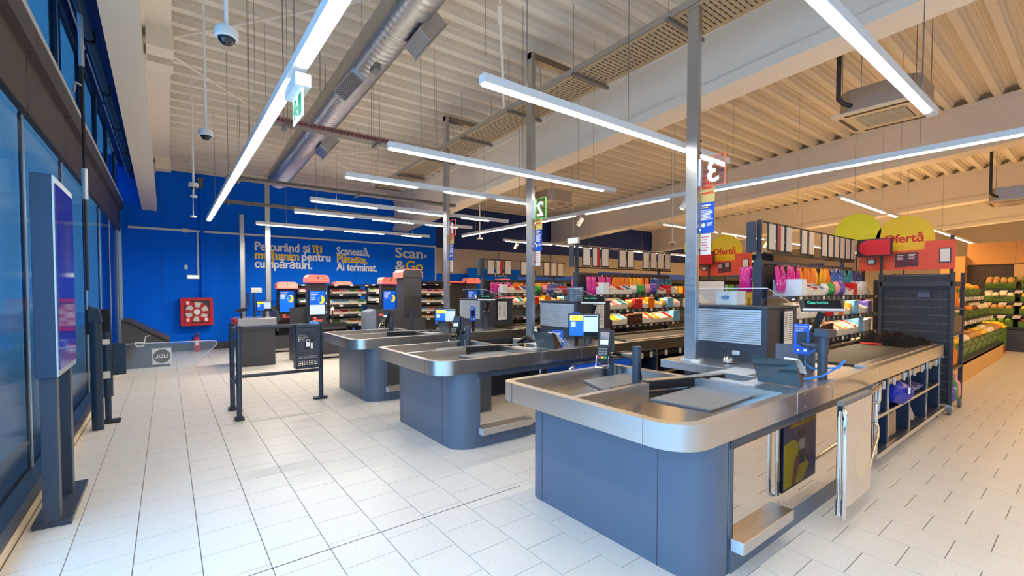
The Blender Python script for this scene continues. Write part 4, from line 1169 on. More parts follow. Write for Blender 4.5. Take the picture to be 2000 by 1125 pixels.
def unit_display():      # shelf-ready carton: low cut-out front, high back, goods inside
    b = MB(); w_ = .04
    b.box(-.5, .5, -.5, .5, 0, .04); b.box(-.5, .5, .5 - w_, .5, .04, 1)
    for s in (-1, 1):
        x0, x1 = (-.5, -.5 + w_) if s < 0 else (.5 - w_, .5)
        b.hexa([(x0, -.5, .04), (x1, -.5, .04), (x1, .46, .04), (x0, .46, .04), (x0, -.5, .5), (x1, -.5, .5), (x1, .46, 1), (x0, .46, 1)])
    b.box(-.46, .46, -.5, -.46, .04, .42)
    return b
def unit_fill():         # bars heaped in a display carton
    b = MB()
    for r, (y0, h) in enumerate(((-.44, .55), (-.14, .7), (.16, .85))):
        for i in range(4):
            x = -.42 + i * .22
            b.hexa([(x, y0, .05), (x + .17, y0, .05), (x + .19, y0 + .26, .05), (x + .02, y0 + .26, .05), (x + .01, y0 + .03, h), (x + .16, y0 + .03, h - .04), (x + .18, y0 + .22, h), (x + .03, y0 + .22, h + .03)])
    return b
def unit_bottle():
    return MB().lathe([(.42, 0), (.5, .03), (.5, .55), (.44, .66), (.2, .8), (.18, .9), (.22, .905), (.22, 1)], n=12)
def unit_fruit():
    b = MB().lathe([(.05, 0), (.3, .04), (.46, .2), (.5, .45), (.44, .72), (.26, .92), (.06, .97)], n=10)
    return b
UM = {}
for nm, fn, sm in (('pouch', unit_pouch, True), ('carton', unit_carton, False), ('display', unit_display, False), ('fill', unit_fill, False), ('bottle', unit_bottle, True), ('fruit', unit_fruit, True)):
    me = fn().mesh('goods_' + nm, smooth=sm); me.materials.append(CARDP); UM[nm] = me
def inst(name, kind, m, loc, sc, rz=0, parent=None, rx=0):
    o = bpy.data.objects.new(name, UM[kind]); COL.objects.link(o)
    o.material_slots[0].link = 'OBJECT'; o.material_slots[0].material = m
    o.location = loc; o.scale = sc; o.rotation_euler = (rx, 0, rz)
    if parent is not None: o.parent = parent
    return o
ORD = ['first', 'second', 'third', 'fourth', 'fifth', 'sixth', 'seventh', 'eighth', 'ninth', 'tenth', 'eleventh', 'twelfth', 'thirteenth', 'fourteenth', 'fifteenth', 'sixteenth', 'seventeenth', 'eighteenth', 'nineteenth', 'twentieth']
def o_(i): return ORD[i] if i < 20 else 'twenty-' + ORD[i - 20] if i < 29 else 'thirtieth'

PK = {
 'magenta': pack('pk_magenta', (212, 16, 130), (236, 40, 150), (250, 236, 246), 3.2),
 'orange': pack('pk_orange', (240, 120, 12), (252, 160, 30), (70, 40, 20), 2.6),
 'amber': pack('pk_amber', (250, 176, 20), (240, 120, 14), (250, 240, 210), 3.4),
 'blue': pack('pk_blue', (36, 84, 160), (120, 160, 210), (230, 236, 244), 3.6),
 'teal': pack('pk_teal', (16, 120, 130), (60, 170, 170), (230, 244, 240), 3.4),
 'navy': pack('pk_navy', (34, 52, 110), (90, 100, 170), (230, 230, 240), 3.8),
 'white': pack('pk_white', (232, 230, 224), (200, 60, 60), (80, 120, 190), 3.6),
 'red': pack('pk_red', (206, 24, 32), (236, 60, 50), (246, 236, 226), 3.2),
 'green': pack('pk_green', (40, 150, 60), (120, 196, 80), (240, 240, 220), 3.4),
 'brown': pack('pk_brown', (70, 36, 24), (150, 50, 30), (230, 200, 150), 3.0),
 'purple': pack('pk_purple', (92, 70, 170), (150, 130, 210), (240, 236, 250), 3.4),
 'gold': pack('pk_gold', (214, 164, 60), (240, 206, 110), (250, 240, 214), 3.0),
 'kraft': pack('pk_kraft', (200, 168, 124), (180, 140, 92), (236, 222, 198), 2.4),
 'cream': pack('pk_cream', (236, 228, 210), (220, 196, 160), (190, 60, 50), 2.2),
 'yellow': pack('pk_yellow', (246, 200, 30), (250, 224, 80), (120, 70, 20), 3.2),
 'sky': pack('pk_sky', (120, 190, 226), (60, 140, 200), (240, 246, 250), 3.2),
 'rose': pack('pk_rose', (240, 150, 160), (226, 60, 70), (250, 240, 236), 3.2),
}
def goods(kind, colour, x, y, z, W_, D, H_, where, i, rz=0, rx=0):
    nm = {'pouch': 'snack_pouch', 'carton': 'carton_box', 'display': 'display_carton', 'bottle': 'bottle'}[kind]
    cat = {'pouch': 'snack bag', 'carton': 'box', 'display': 'display box', 'bottle': 'bottle'}[kind]
    what = {'pouch': 'snack pouch', 'carton': 'printed carton', 'display': 'display carton', 'bottle': 'bottle'}[kind]
    lab = '%s %s, %s from the left, %s' % (colour, what, o_(i), where)
    if kind == 'display':
        t = thing('display_carton', lab, cat, (x, y, z), rz, group='goods ' + where)
        inst('tray', 'display', PK['cream'] if colour not in ('kraft', 'brown') else PK[colour], (0, 0, 0), (W_, D, H_), parent=t)
        inst('bars', 'fill', PK[colour], (0, 0, 0), (W_, D, H_), parent=t)
        return t
    o = inst(nm, kind, PK[colour], (x, y, z), (W_, D, H_), rz, rx=rx)
    tag(o, lab, cat, 'goods ' + where)
    return o

def rack(k, px, py, dz, x1, whr, n_hook=26, n_rows=3):
    """double sided till rack: post at (px,py), shelves towards -Y, length to x1"""
    t = thing('till_rack', 'dark snack rack, the %s' % whr, 'rack', (px, py, 0), group='till racks')
    B = lambda a, b_, c, d, e, f: MB().box(a, b_, c, d, e, f)
    for x in (px, (px + x1) / 2, x1):
        obj('post', B(x - .035, x + .035, py - .02, py + .07, 0, 1.86 + dz), GREYBLUE, t, bevel=.004)
    obj('back_panel', B(px + .03, x1, py + .015, py + .035, .1, 1.84 + dz), DARKER, t)
    obj('top_rail', B(px, x1, py - .01, py + .05, 1.82 + dz, 1.86 + dz), DARK, t)
    obj('base', B(px, x1, py - .2, py + .2, 0, .1), DARKER, t)
    yf = py - .33
    for z, nm in ((1.485, 'upper'), (1.235, 'middle'), (.975, 'lower')):
        s = obj('shelf', B(px + .06, x1, yf, py + .015, z - .03, z), GREYBLUE, t)
        obj('price_rail', B(px + .06, x1, yf - .018, yf, z - .055, z + .005), DARKER, s)
        x = px + .14; i = 0
        while x < x1 - .1:
            obj('price_tag', B(x, x + .06, yf - .021, yf - .018, z - .045, z - .005), mat('tag_grey', (128, 122, 116), .5) if i % 4 else PAPER, s)
            x += .15 + .03 * (i % 2); i += 1
        if nm != 'lower':
            obj('shelf_light', B(px + .1, x1, yf + .03, yf + .045, z - .04, z - .031), LEDS, s)
            area(t, (px + x1) / 2, yf + .07, z - .045, x1 - px - .2, .03, 5.5, (1, .80, .50))
    # card board on top
    z0, z1 = 1.95 + dz, 2.29 + dz
    obj('sign_post', B(px - .02, px + .02, py, py + .04, 1.86 + dz, z1 + .02), GREYBLUE, t)
    obj('sign_post', B(x1 - .3, x1 - .26, py, py + .04, 1.86 + dz, z1), GREYBLUE, t)
    fr = obj('card_frame', B(px, x1 + .05, py - .035, py - .02, z0 - .02, z0), DARKER, t)
    obj('card_frame_top', B(px, x1 + .05, py - .035, py - .02, z1 - .015, z1), DARKER, t)
    x = px + .06; i = 0
    while x < x1 - .1:
        if i not in (3, 6):
            c = obj('price_card_frame', B(x, x + .19, py - .05, py - .037, z0 + .005, z1 - .005), DARKER, t)
            obj('price_card', B(x + .018, x + .172, py - .056, py - .05, z0 + .03, z1 - .025), CARDP, c)
            if i == 1: obj('card_stripe', B(x + (.02 if k == 0 else .11), x + (.08 if k == 0 else .172), py - .058, py - .056, z0 + .03, z1 - .025), CARDR, c)
        x += .225; i += 1
    for x in (px - .05,):
        obj('rear_card', B(x - .02, x, py + .03, py + .13, z0, z1), GREYBLUE, t)
    # hooks and goods
    seq = ['magenta'] * 3 + ['magenta'] * 2 + ['orange'] * 4 + ['amber'] * 3 + ['orange'] * 2 + ['blue'] * 4 + ['teal'] * 3 + ['navy'] * 3 + ['white'] * 4 + ['sky'] * 3 + ['rose'] * 3
    x = px + .12; i = 0
    while x < x1 - .08 and i < n_hook:
        c = seq[i]
        obj('hook', MB().tube([(x, py + .01, 1.80 + dz), (x, py - .2, 1.795 + dz), (x, py - .215, 1.81 + dz)], .004, 5), CHROME, t)
        hh = .30 if c in ('magenta', 'orange') else .22
        goods('pouch', c, x, py - .15, 1.79 + dz - hh, .105, .055, hh, 'hooks of the ' + whr, i, rz=R(random.uniform(-9, 9)), rx=R(random.uniform(-6, 6)))
        x += .116; i += 1
    rows = [(1.485, .19, ['kraft:carton:.30', 'cream:display', 'red:display', 'blue:display', 'white:pouch', 'green:pouch', 'rose:pouch', 'purple:pouch', 'red:display', 'red:carton', 'white:display', 'white:carton', 'red:display', 'brown:carton', 'green:carton', 'green:display', 'rose:carton', 'navy:carton', 'blue:carton', 'white:carton']),
            (1.235, .19, ['cream:carton', 'cream:display', 'rose:display', 'teal:display', 'gold:pouch', 'red:carton', 'amber:display', 'orange:carton', 'gold:display', 'gold:pouch', 'sky:carton', 'rose:display', 'cream:display', 'purple:carton', 'purple:carton', 'white:carton', 'gold:carton', 'rose:pouch']),
            (.975, .20, ['cream:display', 'brown:display', 'yellow:display', 'sky:display', 'brown:carton', 'brown:carton', 'rose:display', 'orange:display', 'amber:display', 'white:display', 'red:display', 'sky:carton', 'cream:carton', 'white:carton', 'yellow:display', 'brown:display'])]
    for (z, H_, items), rn in zip(rows[:n_rows], ('upper shelf', 'middle shelf', 'lower shelf')):
        x = px + .14 + (.12 if z > 1.4 else 0); i = 0
        for it in items:
            p = it.split(':'); ww = float(p[2]) if len(p) > 2 else .15 + .03 * ((i * 7) % 3)
            if x + ww > x1 - .02: break
            if p[0] == 'kraft' and len(p) > 2:
                bx_ = obj('carton_box', B(x, x + .14, yf + .01, yf + .31, z, z + H_), mat('white_card', (236, 238, 238), .5), None)
                tag(bx_, 'plain white carton at the left end of the upper shelf of the ' + whr, 'box')
                if k: obj('print_oval', MB().lathe([(.035, 0), (.035, .002)], n=16).xf(Matrix.Translation((x - .0005, yf + .16, z + .15)) @ Matrix.Rotation(R(-90), 4, 'Y') @ Matrix.Diagonal((.7, 1.4, 1, 1))), RED, bx_)
                x += .16; i += 1; continue
            dd = .22 if p[1] != 'pouch' else .1
            goods(p[1], p[0], x + ww / 2, yf + .02 + dd / 2, z, ww, dd, H_ * (.8 + .2 * ((i * 5) % 4) / 3), '%s of the %s' % (rn, whr), i)
            x += ww + .012; i += 1
    # second side: hanging packs seen past the post
    for i in range(2):
        o = inst('snack_pouch', 'pouch', PK['magenta'], (px + .12 + .13 * i, py + .2 + .1 * i, 1.50 + dz), (.12, .09, .3), R(80))
        tag(o, 'magenta snack pouch hung on the rear of the %s, %s of two' % (whr, ('left', 'right')[i]), 'snack bag')
        obj('rear_hook', MB().tube([(px + .12 + .13 * i, py + .03, 1.80 + dz), (px + .12 + .13 * i, py + .26 + .1 * i, 1.79 + dz)], .004, 5), CHROME, t)
    return t
RK = ('nearest till rack', 'middle till rack', 'farthest till rack')
rack(0, 5.3, 2.355, 0.03, 8.22, RK[0])
rack(1, 5.3, 5.20, -.02, 7.8, RK[1], 22)
rack(2, 5.3, 7.95, -.08, 7.6, RK[2], 20, 2)

def sack(cx, cy, cz, rx, ry, rz, seed, n=16, m=10):
    b = MB()
    for i in range(m + 1):
        th = PI * i / m
        for k in range(n):
            ph = 2 * PI * k / n
            g = 1 + .10 * math.sin(5 * ph + seed + 3 * th) + .08 * math.cos(3 * ph - 4 * th + seed)
            x = max(-1, min(1, math.sin(th) * math.cos(ph) * g)); y = math.sin(th) * math.sin(ph) * g; z = max(-.98, math.cos(th) * (1 + .1 * math.sin(3 * ph)))
            b.v.append((cx + rx * x, cy + ry * y, cz + rz * z))
    for i in range(m):
        for k in range(n):
            k2 = (k + 1) % n
            b.f.append((i * n + k2, i * n + k, (i + 1) * n + k, (i + 1) * n + k2))
    return b
# ---- bags and boxes in the shelving under the near belt
t = tag(obj('shopping_bags', blob(5.08, 1.42, .125, .3, .3, .2, 5), pack('pk_bluebag', (30, 50, 150), (60, 80, 190), (200, 200, 220), 14), smooth=True), 'blue folded shopping bags on the bottom shelf under the near belt', 'bag')
t = tag(obj('shopping_bags', MB().hexa([(4.92, 1.25, .425), (5.26, 1.25, .425), (5.26, 1.5, .425), (4.92, 1.5, .425), (4.95, 1.24, .66), (5.22, 1.24, .64), (5.22, 1.46, .62), (4.95, 1.46, .66)]), pack('pk_bag_white', (190, 186, 200), (40, 50, 130), (60, 70, 150), 9)), 'white and blue printed bag stack on the upper left shelf under the near belt', 'bag')
t = thing('plastic_bag', 'large blue plastic bag bulging from the second compartment under the near belt', 'bag', (5.7, 1.25, .5))
obj('sack', sack(5.70, 1.25, .545, .22, .13, .115, 4), mat('sack_blue', (18, 44, 160), .35, var=.2, scale=9, bump=.5), t, smooth=True)
obj('sticker', MB().box(5.6, 5.66, 1.117, 1.122, .56, .62), TEXTW, t)
t = tag(obj('paper_stack', MB().hexa([(5.45, 1.25, .125), (5.8, 1.25, .125), (5.8, 1.55, .125), (5.45, 1.55, .125), (5.45, 1.25, .33), (5.78, 1.25, .36), (5.78, 1.55, .36), (5.45, 1.55, .33)]), mat('kraft_stack', (170, 140, 110), .7, var=.2, scale=40)), 'brown paper bag stack on the bottom shelf under the near belt', 'paper bags')
t = tag(obj('paper_stack', MB().hexa([(6.2, 1.27, .425), (6.7, 1.27, .425), (6.7, 1.5, .425), (6.2, 1.5, .425), (6.25, 1.2, .52), (6.68, 1.2, .5), (6.68, 1.5, .56), (6.25, 1.5, .56)]), pack('pk_blue_leaf', (44, 60, 150), (210, 206, 210), (230, 226, 222), 9)), 'blue and white leaflets on the third compartment shelf under the near belt', 'leaflets')
t = tag(obj('crumpled_bag', blob(6.45, 1.42, .125, .5, .3, .22, 11), mat('grey_plastic', (176, 172, 168), .4, var=.2, scale=20), smooth=True), 'crumpled grey plastic bags on the third bottom shelf under the near belt', 'bag')
t = tag(obj('grey_box', MB().box(6.95, 7.3, 1.28, 1.55, .425, .62), mat('box_blue_grey', (110, 124, 150), .5), bevel=.01), 'blue grey box in the last compartment under the near belt', 'box')
# white carton with blue oval on the near cabinet tray
t = thing('white_carton', 'white carton with blue oval print standing in the near acrylic tray', 'box', (4.72, 2.4, 1.4))
obj('box', MB().box(4.62, 4.84, 2.3, 2.5, 1.4, 1.54), mat('white_card', 0), t)
obj('print_oval', MB().lathe([(.03, 0), (.03, .002)], n=16).xf(Matrix.Translation((4.6195, 2.4, 1.475)) @ Matrix.Rotation(R(-90), 4, 'Y') @ Matrix.Diagonal((.7, 1.6, 1, 1))), mat('print_sky', (110, 160, 210), .5), t)

# ---- promo end of the near rack: mesh panel trolley, red and orange headers, yellow discs
TROLL = mat('trolley_dark', (46, 47, 55), .5, .0)
t = thing('mesh_trolley', 'tall dark mesh-sided roll trolley at the end of the near belt', 'trolley', (8.1, 1.5, 0))
x0, x1, y0, y1 = 7.72, 8.35, 1.15, 1.86
for (x, y) in ((x0, y0), (x0, y1), (x1, y0), (x1, y1)):
    obj('corner_post', MB().box(x - .02, x + .02, y - .02, y + .02, .12, 1.78), TROLL, t, bevel=.003)
    c = obj('caster', MB().tube([(x - .0, y - .018, .055), (x, y + .018, .055)], .055, 14), mat('caster_grey', (110, 112, 118), .5), t)
    obj('fork', MB().box(x - .03, x + .03, y - .026, y + .026, .07, .125), CHROME, c)
obj('deck', MB().box(x0, x1, y0, y1, .125, .16), DARKER, t)
obj('top_shelf', MB().box(x0 - .02, x1, y0, y1, 1.6, 1.66), TROLL, t)
obj('back_sheet', MB().box(x0 + .03, x0 + .04, y0 + .02, y1 - .02, .16, 1.76), mat('sheet_dark', (52, 50, 54), .55), t)
for i in range(14):
    y = y0 + .045 + i * (y1 - y0 - .09) / 13
    obj('mesh_wire', MB().tube([(x0 + .01, y, .16), (x0 + .01, y, 1.74)], .0035, 5), DARKER, t)
for i in range(16):
    z = .2 + i * .103
    obj('mesh_wire', MB().tube([(x0, y0 + .02, z), (x0, y1 - .02, z)], .004, 5), mat('wire_grey', (96, 96, 104), .45, .3), t)
obj('tag_plate', MB().box(x0 - .008, x0 + .005, 1.36, 1.48, 1.52, 1.56), BLACK, t)
obj('tag_card', MB().box(x0 - .008, x0 + .003, 1.36, 1.48, 1.46, 1.52), mat('tag_slate', (74, 78, 98), .5), t)
for z in (.55, .98, 1.30):
    obj('side_shelf', MB().box(x0 + .04, x1, y0 - .02, y1, z, z + .025), DARK, t)
# goods on the side of the trolley
for zi, (z, n, c) in enumerate(((.58, 3, 'orange'), (1.33, 3, 'orange'))):
    for i in range(n):
        o = inst('juice_bottle', 'bottle', PK[c], (7.86 + i * .17, 1.21, z), (.1, .1, .27))
        tag(o, 'orange juice bottle on the %s trolley shelf, %s from the mesh' % (('lower', 'upper')[zi], o_(i)), 'bottle')
o = tag(obj('cardboard_tray', MB().box(7.78, 8.3, 1.14, 1.5, 1.01, 1.22), mat('tray_brown', (104, 82, 58), .6)), 'brown box standing on the middle trolley shelf', 'box')
for i in range(3):
    o = inst('drink_bottle', 'bottle', PK[('purple', 'green', 'rose')[i]], (7.84 + i * .16, 1.18, .16), (.13, .13, .3))
    tag(o, '%s wrapped drink bottle on the trolley deck, %s from the mesh' % (('purple', 'green', 'pink')[i], o_(i)), 'bottle')
def promo(dx, dy, word, full=True):
    t = thing('promo_header', 'orange promotion header panel with price frames %s' % word, 'sign', (8.45 + dx, 1.6 + dy, 1.8))
    p = obj('panel', MB().box(8.44 + dx, 8.46 + dx, 1.24 + dy, 2.3 + dy, 1.84, 2.12), ORANGER, t)
    obj('upper_panel', MB().box(8.445 + dx, 8.465 + dx, 1.24 + dy, 1.55 + dy, 2.12, 2.24), ORANGER, t)
    obj('stand_leg', MB().box(8.47 + dx, 8.5 + dx, 1.26 + dy, 1.3 + dy, 0, 2.3), DARKER, t)
    obj('stand_leg', MB().box(8.47 + dx, 8.5 + dx, 2.24 + dy, 2.28 + dy, 0, 2.1), DARKER, t)
    for i, (ya, wd_, za, h, m) in enumerate(((1.28, .12, 1.93, .2, PAPER), (1.62, .12, 1.90, .19, mat('board_plum', (110, 40, 52), .5)), (1.75, .12, 1.89, .19, mat('board_plum', 0)), (2.1, .1, 1.94, .08, PAPER))):
        f = obj('frame', MB().box(8.425 + dx, 8.44 + dx, ya + dy, ya + wd_ + dy, za, za + h), DARK, t)
        c = obj('frame_card', MB().box(8.42 + dx, 8.426 + dx, ya + .012 + dy, ya + wd_ - .012 + dy, za + .012, za + h - .012), m, f)
        if 'plum' in m.name:
            lines(f, PAPER, (8.4195 + dx, ya + wd_ - .02 + dy, za + h - .035), (0, -1, 0), (0, 0, 1), .08, 4, .018, .008)
    r = thing('red_sign', 'red rounded sign panel in a dark frame %s' % word, 'sign', (8.3 + dx, 2.08 + dy, 2.05))
    obj('backing', MB().box(8.3 + dx, 8.33 + dx, 1.88 + dy, 2.3 + dy, 2.05, 2.31), DARKER, r)
    poly = [(1.90 + dy, 2.065), (1.90 + dy, 2.295), (2.18 + dy, 2.295)] + [(2.19 + dy + .08 * math.sin(a), 2.18 + .1 * math.cos(a)) for a in [i * PI / 10 for i in range(11)]] + [(2.18 + dy, 2.065)]
    obj('face', MB().prism(poly, 8.29 + dx, 8.3 + dx, 'x'), REDB, r)
    obj('stem', MB().box(8.36 + dx, 8.38 + dx, 2.0 + dy, 2.03 + dy, 0, 2.2), DARKER, r)
    obj('bracket', MB().box(8.33 + dx, 8.36 + dx, 2.0 + dy, 2.03 + dy, 2.1, 2.14), DARKER, r)
    for (yc, z_, rr, m, tx) in ((1.80, 2.30, .335, YELLOWO, 'Ofertă'), (2.37, 2.44, .30, YELLOW, None)):
        d = thing('yellow_disc', ('amber disc sign reading Ofertă %s' if tx else 'plain lemon yellow disc sign %s') % word, 'sign', (8.6 + dx, yc + dy, z_ - rr))
        fl = [(yc + dy + rr * math.cos(a), z_ + rr * math.sin(a)) for a in [R(-38) + i * R(256) / 28 for i in range(29)]]
        obj('disc', MB().prism(fl, 8.55 + dx, 8.56 + dx, 'x'), m, d)
        obj('rod', MB().tube([(8.565 + dx, yc + dy, z_ - rr), (8.565 + dx, yc + dy, 0)], .008, 6), DARKER, d)
        if tx:
            text(tx, .17, TEXTR, d, (8.549 + dx, yc + .235 + dy, z_ - .05), (0, -1, 0), (0, 0, 1), width=.44, bold=.008)
promo(0, 0, 'above the mesh trolley')
promo(.1, 2.72, 'beyond the middle rack')
t = tag(obj('white_board', MB().prism(rrect(4.30, 4.85, 1.3, 1.72, .03), 8.2, 8.23, 'x'), mat('white_card', 0)), 'blank white board with rounded corners behind the tall steel post', 'board')
obj('stand', MB().box(8.23, 8.27, 4.5, 4.6, 0, 1.5), DARKER, t)
# yellow cans pyramid
for r in range(4):
    for c in range(5 - r):
        o = inst('yellow_box', 'carton', PK['yellow'], (8.55, 3.62 + c * .14 + r * .07, 1.3 + r * .1), (.12, .12, .095))
        tag(o, 'small yellow carton in the stepped stack left of the near rack post', 'box', 'stepped yellow cartons')
t = thing('stack_table', 'dark display table carrying stepped yellow cartons', 'table', (8.6, 3.95, 0))
obj('table_top', MB().box(8.4, 8.75, 3.5, 4.35, 1.26, 1.3), DARKER, t)
for (x, y) in ((8.43, 3.53), (8.72, 3.53), (8.43, 4.32), (8.72, 4.32)):
    obj('leg', MB().box(x - .02, x + .02, y - .02, y + .02, 0, 1.26), DARKER, t)
obj('side_cloth', MB().box(8.41, 8.43, 3.55, 4.3, .2, 1.26), DARK, t)

# ================================================================== PRODUCE HALL (right)
FR = {'lemons': mat('fruit_lemon', (246, 196, 40), .45), 'oranges': mat('fruit_orange', (246, 140, 20), .45), 'onions': mat('fruit_onion', (214, 140, 60), .5), 'potatoes': mat('fruit_potato', (190, 140, 80), .6), 'apples': mat('fruit_apple', (200, 40, 30), .4), 'mushrooms': mat('fruit_cream', (240, 218, 184), .5), 'limes': mat('fruit_lime', (120, 150, 40), .45), 'beets': mat('fruit_beet', (120, 44, 44), .5)}
SING = {'lemons': 'lemon', 'oranges': 'orange', 'onions': 'onion', 'potatoes': 'potato', 'apples': 'apple', 'mushrooms': 'mushroom', 'limes': 'lime', 'beets': 'beet'}
def crate_mesh(L, D, H_):
    b = MB(); w_ = .015
    b.box(-L / 2, L / 2, -D / 2, D / 2, 0, .015)
    for s in (-1, 1):
        ya, yb2 = sorted((s * D / 2, s * (D / 2 - w_)))
        b.box(-L / 2, L / 2, ya, yb2, .015, H_)
        xa, xb = sorted((s * L / 2, s * (L / 2 - w_)))
        b.box(xa, xb, -D / 2 + w_, D / 2 - w_, .015, H_)
    return b
CM = {}
for h in (.30, .15):
    me = crate_mesh(.56, .42, h).mesh('crate'); me.materials.append(CRATE)
    s = MB().box(-.1, .1, -.214, -.21, h * .62, h * .80).mesh('hand_slot'); s.materials.append(DARKER)
    CM[h] = (me, s)
def stand(M, L, label, where, board, tiers, n, per):
    """tiered stand: local x along the front, y to the rear; M places it"""
    rz = M.to_euler().z; o0 = M.translation
    t = thing('produce_stand', label, 'stand', tuple(o0), rz)
    k = max(2, int(L / 1.4))
    for i in range(k):
        obj('front_board', MB().box(i * L / k, (i + 1) * L / k - .006, 0, .03, 0, board[0]), board[1], t, local=True)
    obj('back_wall', MB().box(0, L, tiers[-1][0] + .5, tiers[-1][0] + .55, 0, tiers[-1][1] + .3), DARKER, t, local=True)
    for ti, (y, z, hh, tilt, mix) in enumerate(tiers):
        dz = .5 * math.tan(R(tilt))
        s = obj('tier_shelf', MB().hexa([(0, y, z - .03), (L, y, z - .03), (L, y + .5, z + dz - .03), (0, y + .5, z + dz - .03), (0, y, z), (L, y, z), (L, y + .5, z + dz), (0, y + .5, z + dz)]), DARKER, t, local=True)
        obj('price_rail', MB().box(0, L, y - .03, y - .01, z - .06, z + .01), DARKER, s, local=True)
        if ti:
            for j in range(int(L / .27)):
                x = .06 + j * .27
                obj('price_tag', MB().hexa([(x, y - .05, z - .09), (x + .14, y - .05, z - .09), (x + .14, y - .04, z - .09), (x, y - .04, z - .09), (x + .03, y - .06, z - .01), (x + .17, y - .06, z - .01), (x + .17, y - .05, z - .01), (x + .03, y - .05, z - .01)]), PAPER if j % 2 else CARDP, s, local=True)
        for i in range(n):
            kd = mix[i % len(mix)]
            lx = .34 + i * (L - .6) / max(1, n - 1); ly = y + .25
            cm = math.tan(R(tilt)) * .25
            p = M @ Vector((lx, ly, z + cm + .004))
            cr = thing('produce_crate', 'green crate of %s, %s from the left on the %s tier %s' % (kd, o_(i), ORD[ti], where), 'crate', tuple(p), rz, group='produce crates ' + where)
            cr.rotation_euler = (R(tilt), 0, rz)
            for me in CM[hh]:
                c = bpy.data.objects.new(me.name, me); COL.objects.link(c); c.parent = cr
            MM = Matrix.Translation(p) @ Matrix.Rotation(rz, 4, 'Z') @ Matrix.Rotation(R(tilt), 4, 'X')
            s_ = .115 if kd not in ('potatoes', 'mushrooms') else .13
            for q in range(per):
                row = q // 4
                fp = MM @ Vector((-.2 + (q % 4) * .133 + random.uniform(-.012, .012), -.13 + row * .125, hh - .065 + random.uniform(0, .035)))
                o = inst(SING[kd], 'fruit', FR[kd], tuple(fp), (s_ * 1.08, s_, s_), random.uniform(0, 6))
                tag(o, 'one of the %s in the %s crate of the %s tier %s' % (kd, o_(i), ORD[ti], where), SING[kd], '%s, crate %s, tier %s, %s' % (kd, o_(i), ORD[ti], where))
stand(Matrix.Translation((9.35, 1.42, 0)), 6.1, 'tiered produce stand with pale plywood front running beyond the trolley', 'of the near stand', (.34, WOODP),
      [(.03, .36, .30, 16, ['onions', 'lemons', 'mushrooms', 'potatoes']), (.22, .98, .15, 12, ['oranges', 'beets', 'mushrooms', 'mushrooms', 'beets']), (.38, 1.42, .15, 14, ['oranges', 'lemons', 'oranges'])], 9, 8)
stand(Matrix.Translation((17.0, 2.05, 0)) @ Matrix.Rotation(R(-90), 4, 'Z'), 3.9, 'tiered produce stand against the oak header wall at the right edge', 'of the rear stand', (.56, DARK),
      [(.03, .60, .15, 10, ['limes', 'beets', 'limes']), (.2, .92, .15, 12, ['potatoes', 'lemons', 'onions', 'limes']), (.36, 1.24, .15, 14, ['mushrooms', 'lemons', 'limes', 'potatoes']), (.5, 1.56, .15, 26, ['potatoes', 'limes', 'mushrooms', 'onions'])], 6, 8)
# green boxes with red base between the two stands
for i in range(2):
    xb = 15.5 + i * .74
    t = thing('produce_box', 'tall green box of %s fruit at the plywood stand end' % ('red', 'yellow')[i], 'box', (xb + .3, 1.7, 0))
    obj('pallet', MB().box(xb, xb + .62, 1.5, 1.95, 0, .14), mat('pallet_red', (170, 50, 40), .6), t)
    obj('box', MB().box(xb, xb + .62, 1.5, 1.95, .14, .64), mat('box_leaf', (86, 130, 36), .5), t)
    obj('heap', blob(xb + .31, 1.72, .64, .6, .44, .13, 20 + i), (RED, FR['lemons'])[i], t, smooth=True)
# header and rear partition of the bakery
t = thing('bakery_partition', 'oak header over a dark partition behind the produce', 'partition', (18, 2, 0))
for i in range(5):
    obj('oak_board', MB().box(17.95, 18.0, -2.2 + i * .92, -2.2 + (i + 1) * .92 - .004, 2.26, 2.86), WOODO, t)
obj('dark_panel', MB().box(18.0, 18.06, -2.2, 2.4, .0, 2.26), mat('panel_umber', (72, 56, 46), .6), t)
obj('oak_column', MB().box(17.7, 17.95, 2.4, 2.9, 0, 2.5), WOODO, t)
t = tag(obj('oak_back_board', MB().box(17.94, 17.98, -2.1, 1.5, 1.3, 2.24), WOODP), 'pale wooden board above the rear produce stand', 'board')
# hall shelving seen over the racks
def gondola(x0, y0, x1, label, z1=1.9, colours=('white', 'yellow', 'red', 'sky', 'green', 'navy')):
    t = thing('store_shelf', label, 'shelf', ((x0 + x1) / 2, y0, 0))
    obj('back_panel', MB().box(x0, x1, y0, y0 + .04, 0, z1), DARK, t)
    for z in (.2, .6, 1.0, 1.4, 1.8):
        if z < z1: obj('shelf_board', MB().box(x0, x1, y0 - .4, y0, z - .03, z), GREYBLUE, t)
    obj('header', MB().box(x0, x1, y0 - .02, y0 + .02, z1, z1 + .16), SIGNB, t)
    n = int((x1 - x0) / .3)
    for zi, z in enumerate((1.0, 1.4)):
        for i in range(n):
            o = inst('carton_box', 'carton', PK[colours[(i + zi * 2) % len(colours)]], (x0 + .16 + i * .3, y0 - .2, z), (.26, .3, .28))
            tag(o, '%s carton, %s on the %s board of the %s' % (colours[(i + zi * 2) % len(colours)], o_(i), ('lower', 'upper')[zi], label), 'box', 'cartons on ' + label)
gondola(9.6, 5.6, 13.5, 'grey store shelf beyond the near rack')
gondola(9.6, 8.6, 14.0, 'grey store shelf beyond the middle rack')
gondola(9.2, 11.8, 14.0, 'grey store shelf beyond the farthest rack')
t = thing('aisle_sign', 'blue aisle sign with white word hanging beyond the near rack', 'sign', (9.1, 3.6, 0))
obj('panel', MB().box(9.1, 9.13, 3.0, 4.0, 1.84, 2.02), mat('wall_navy', 0), t)
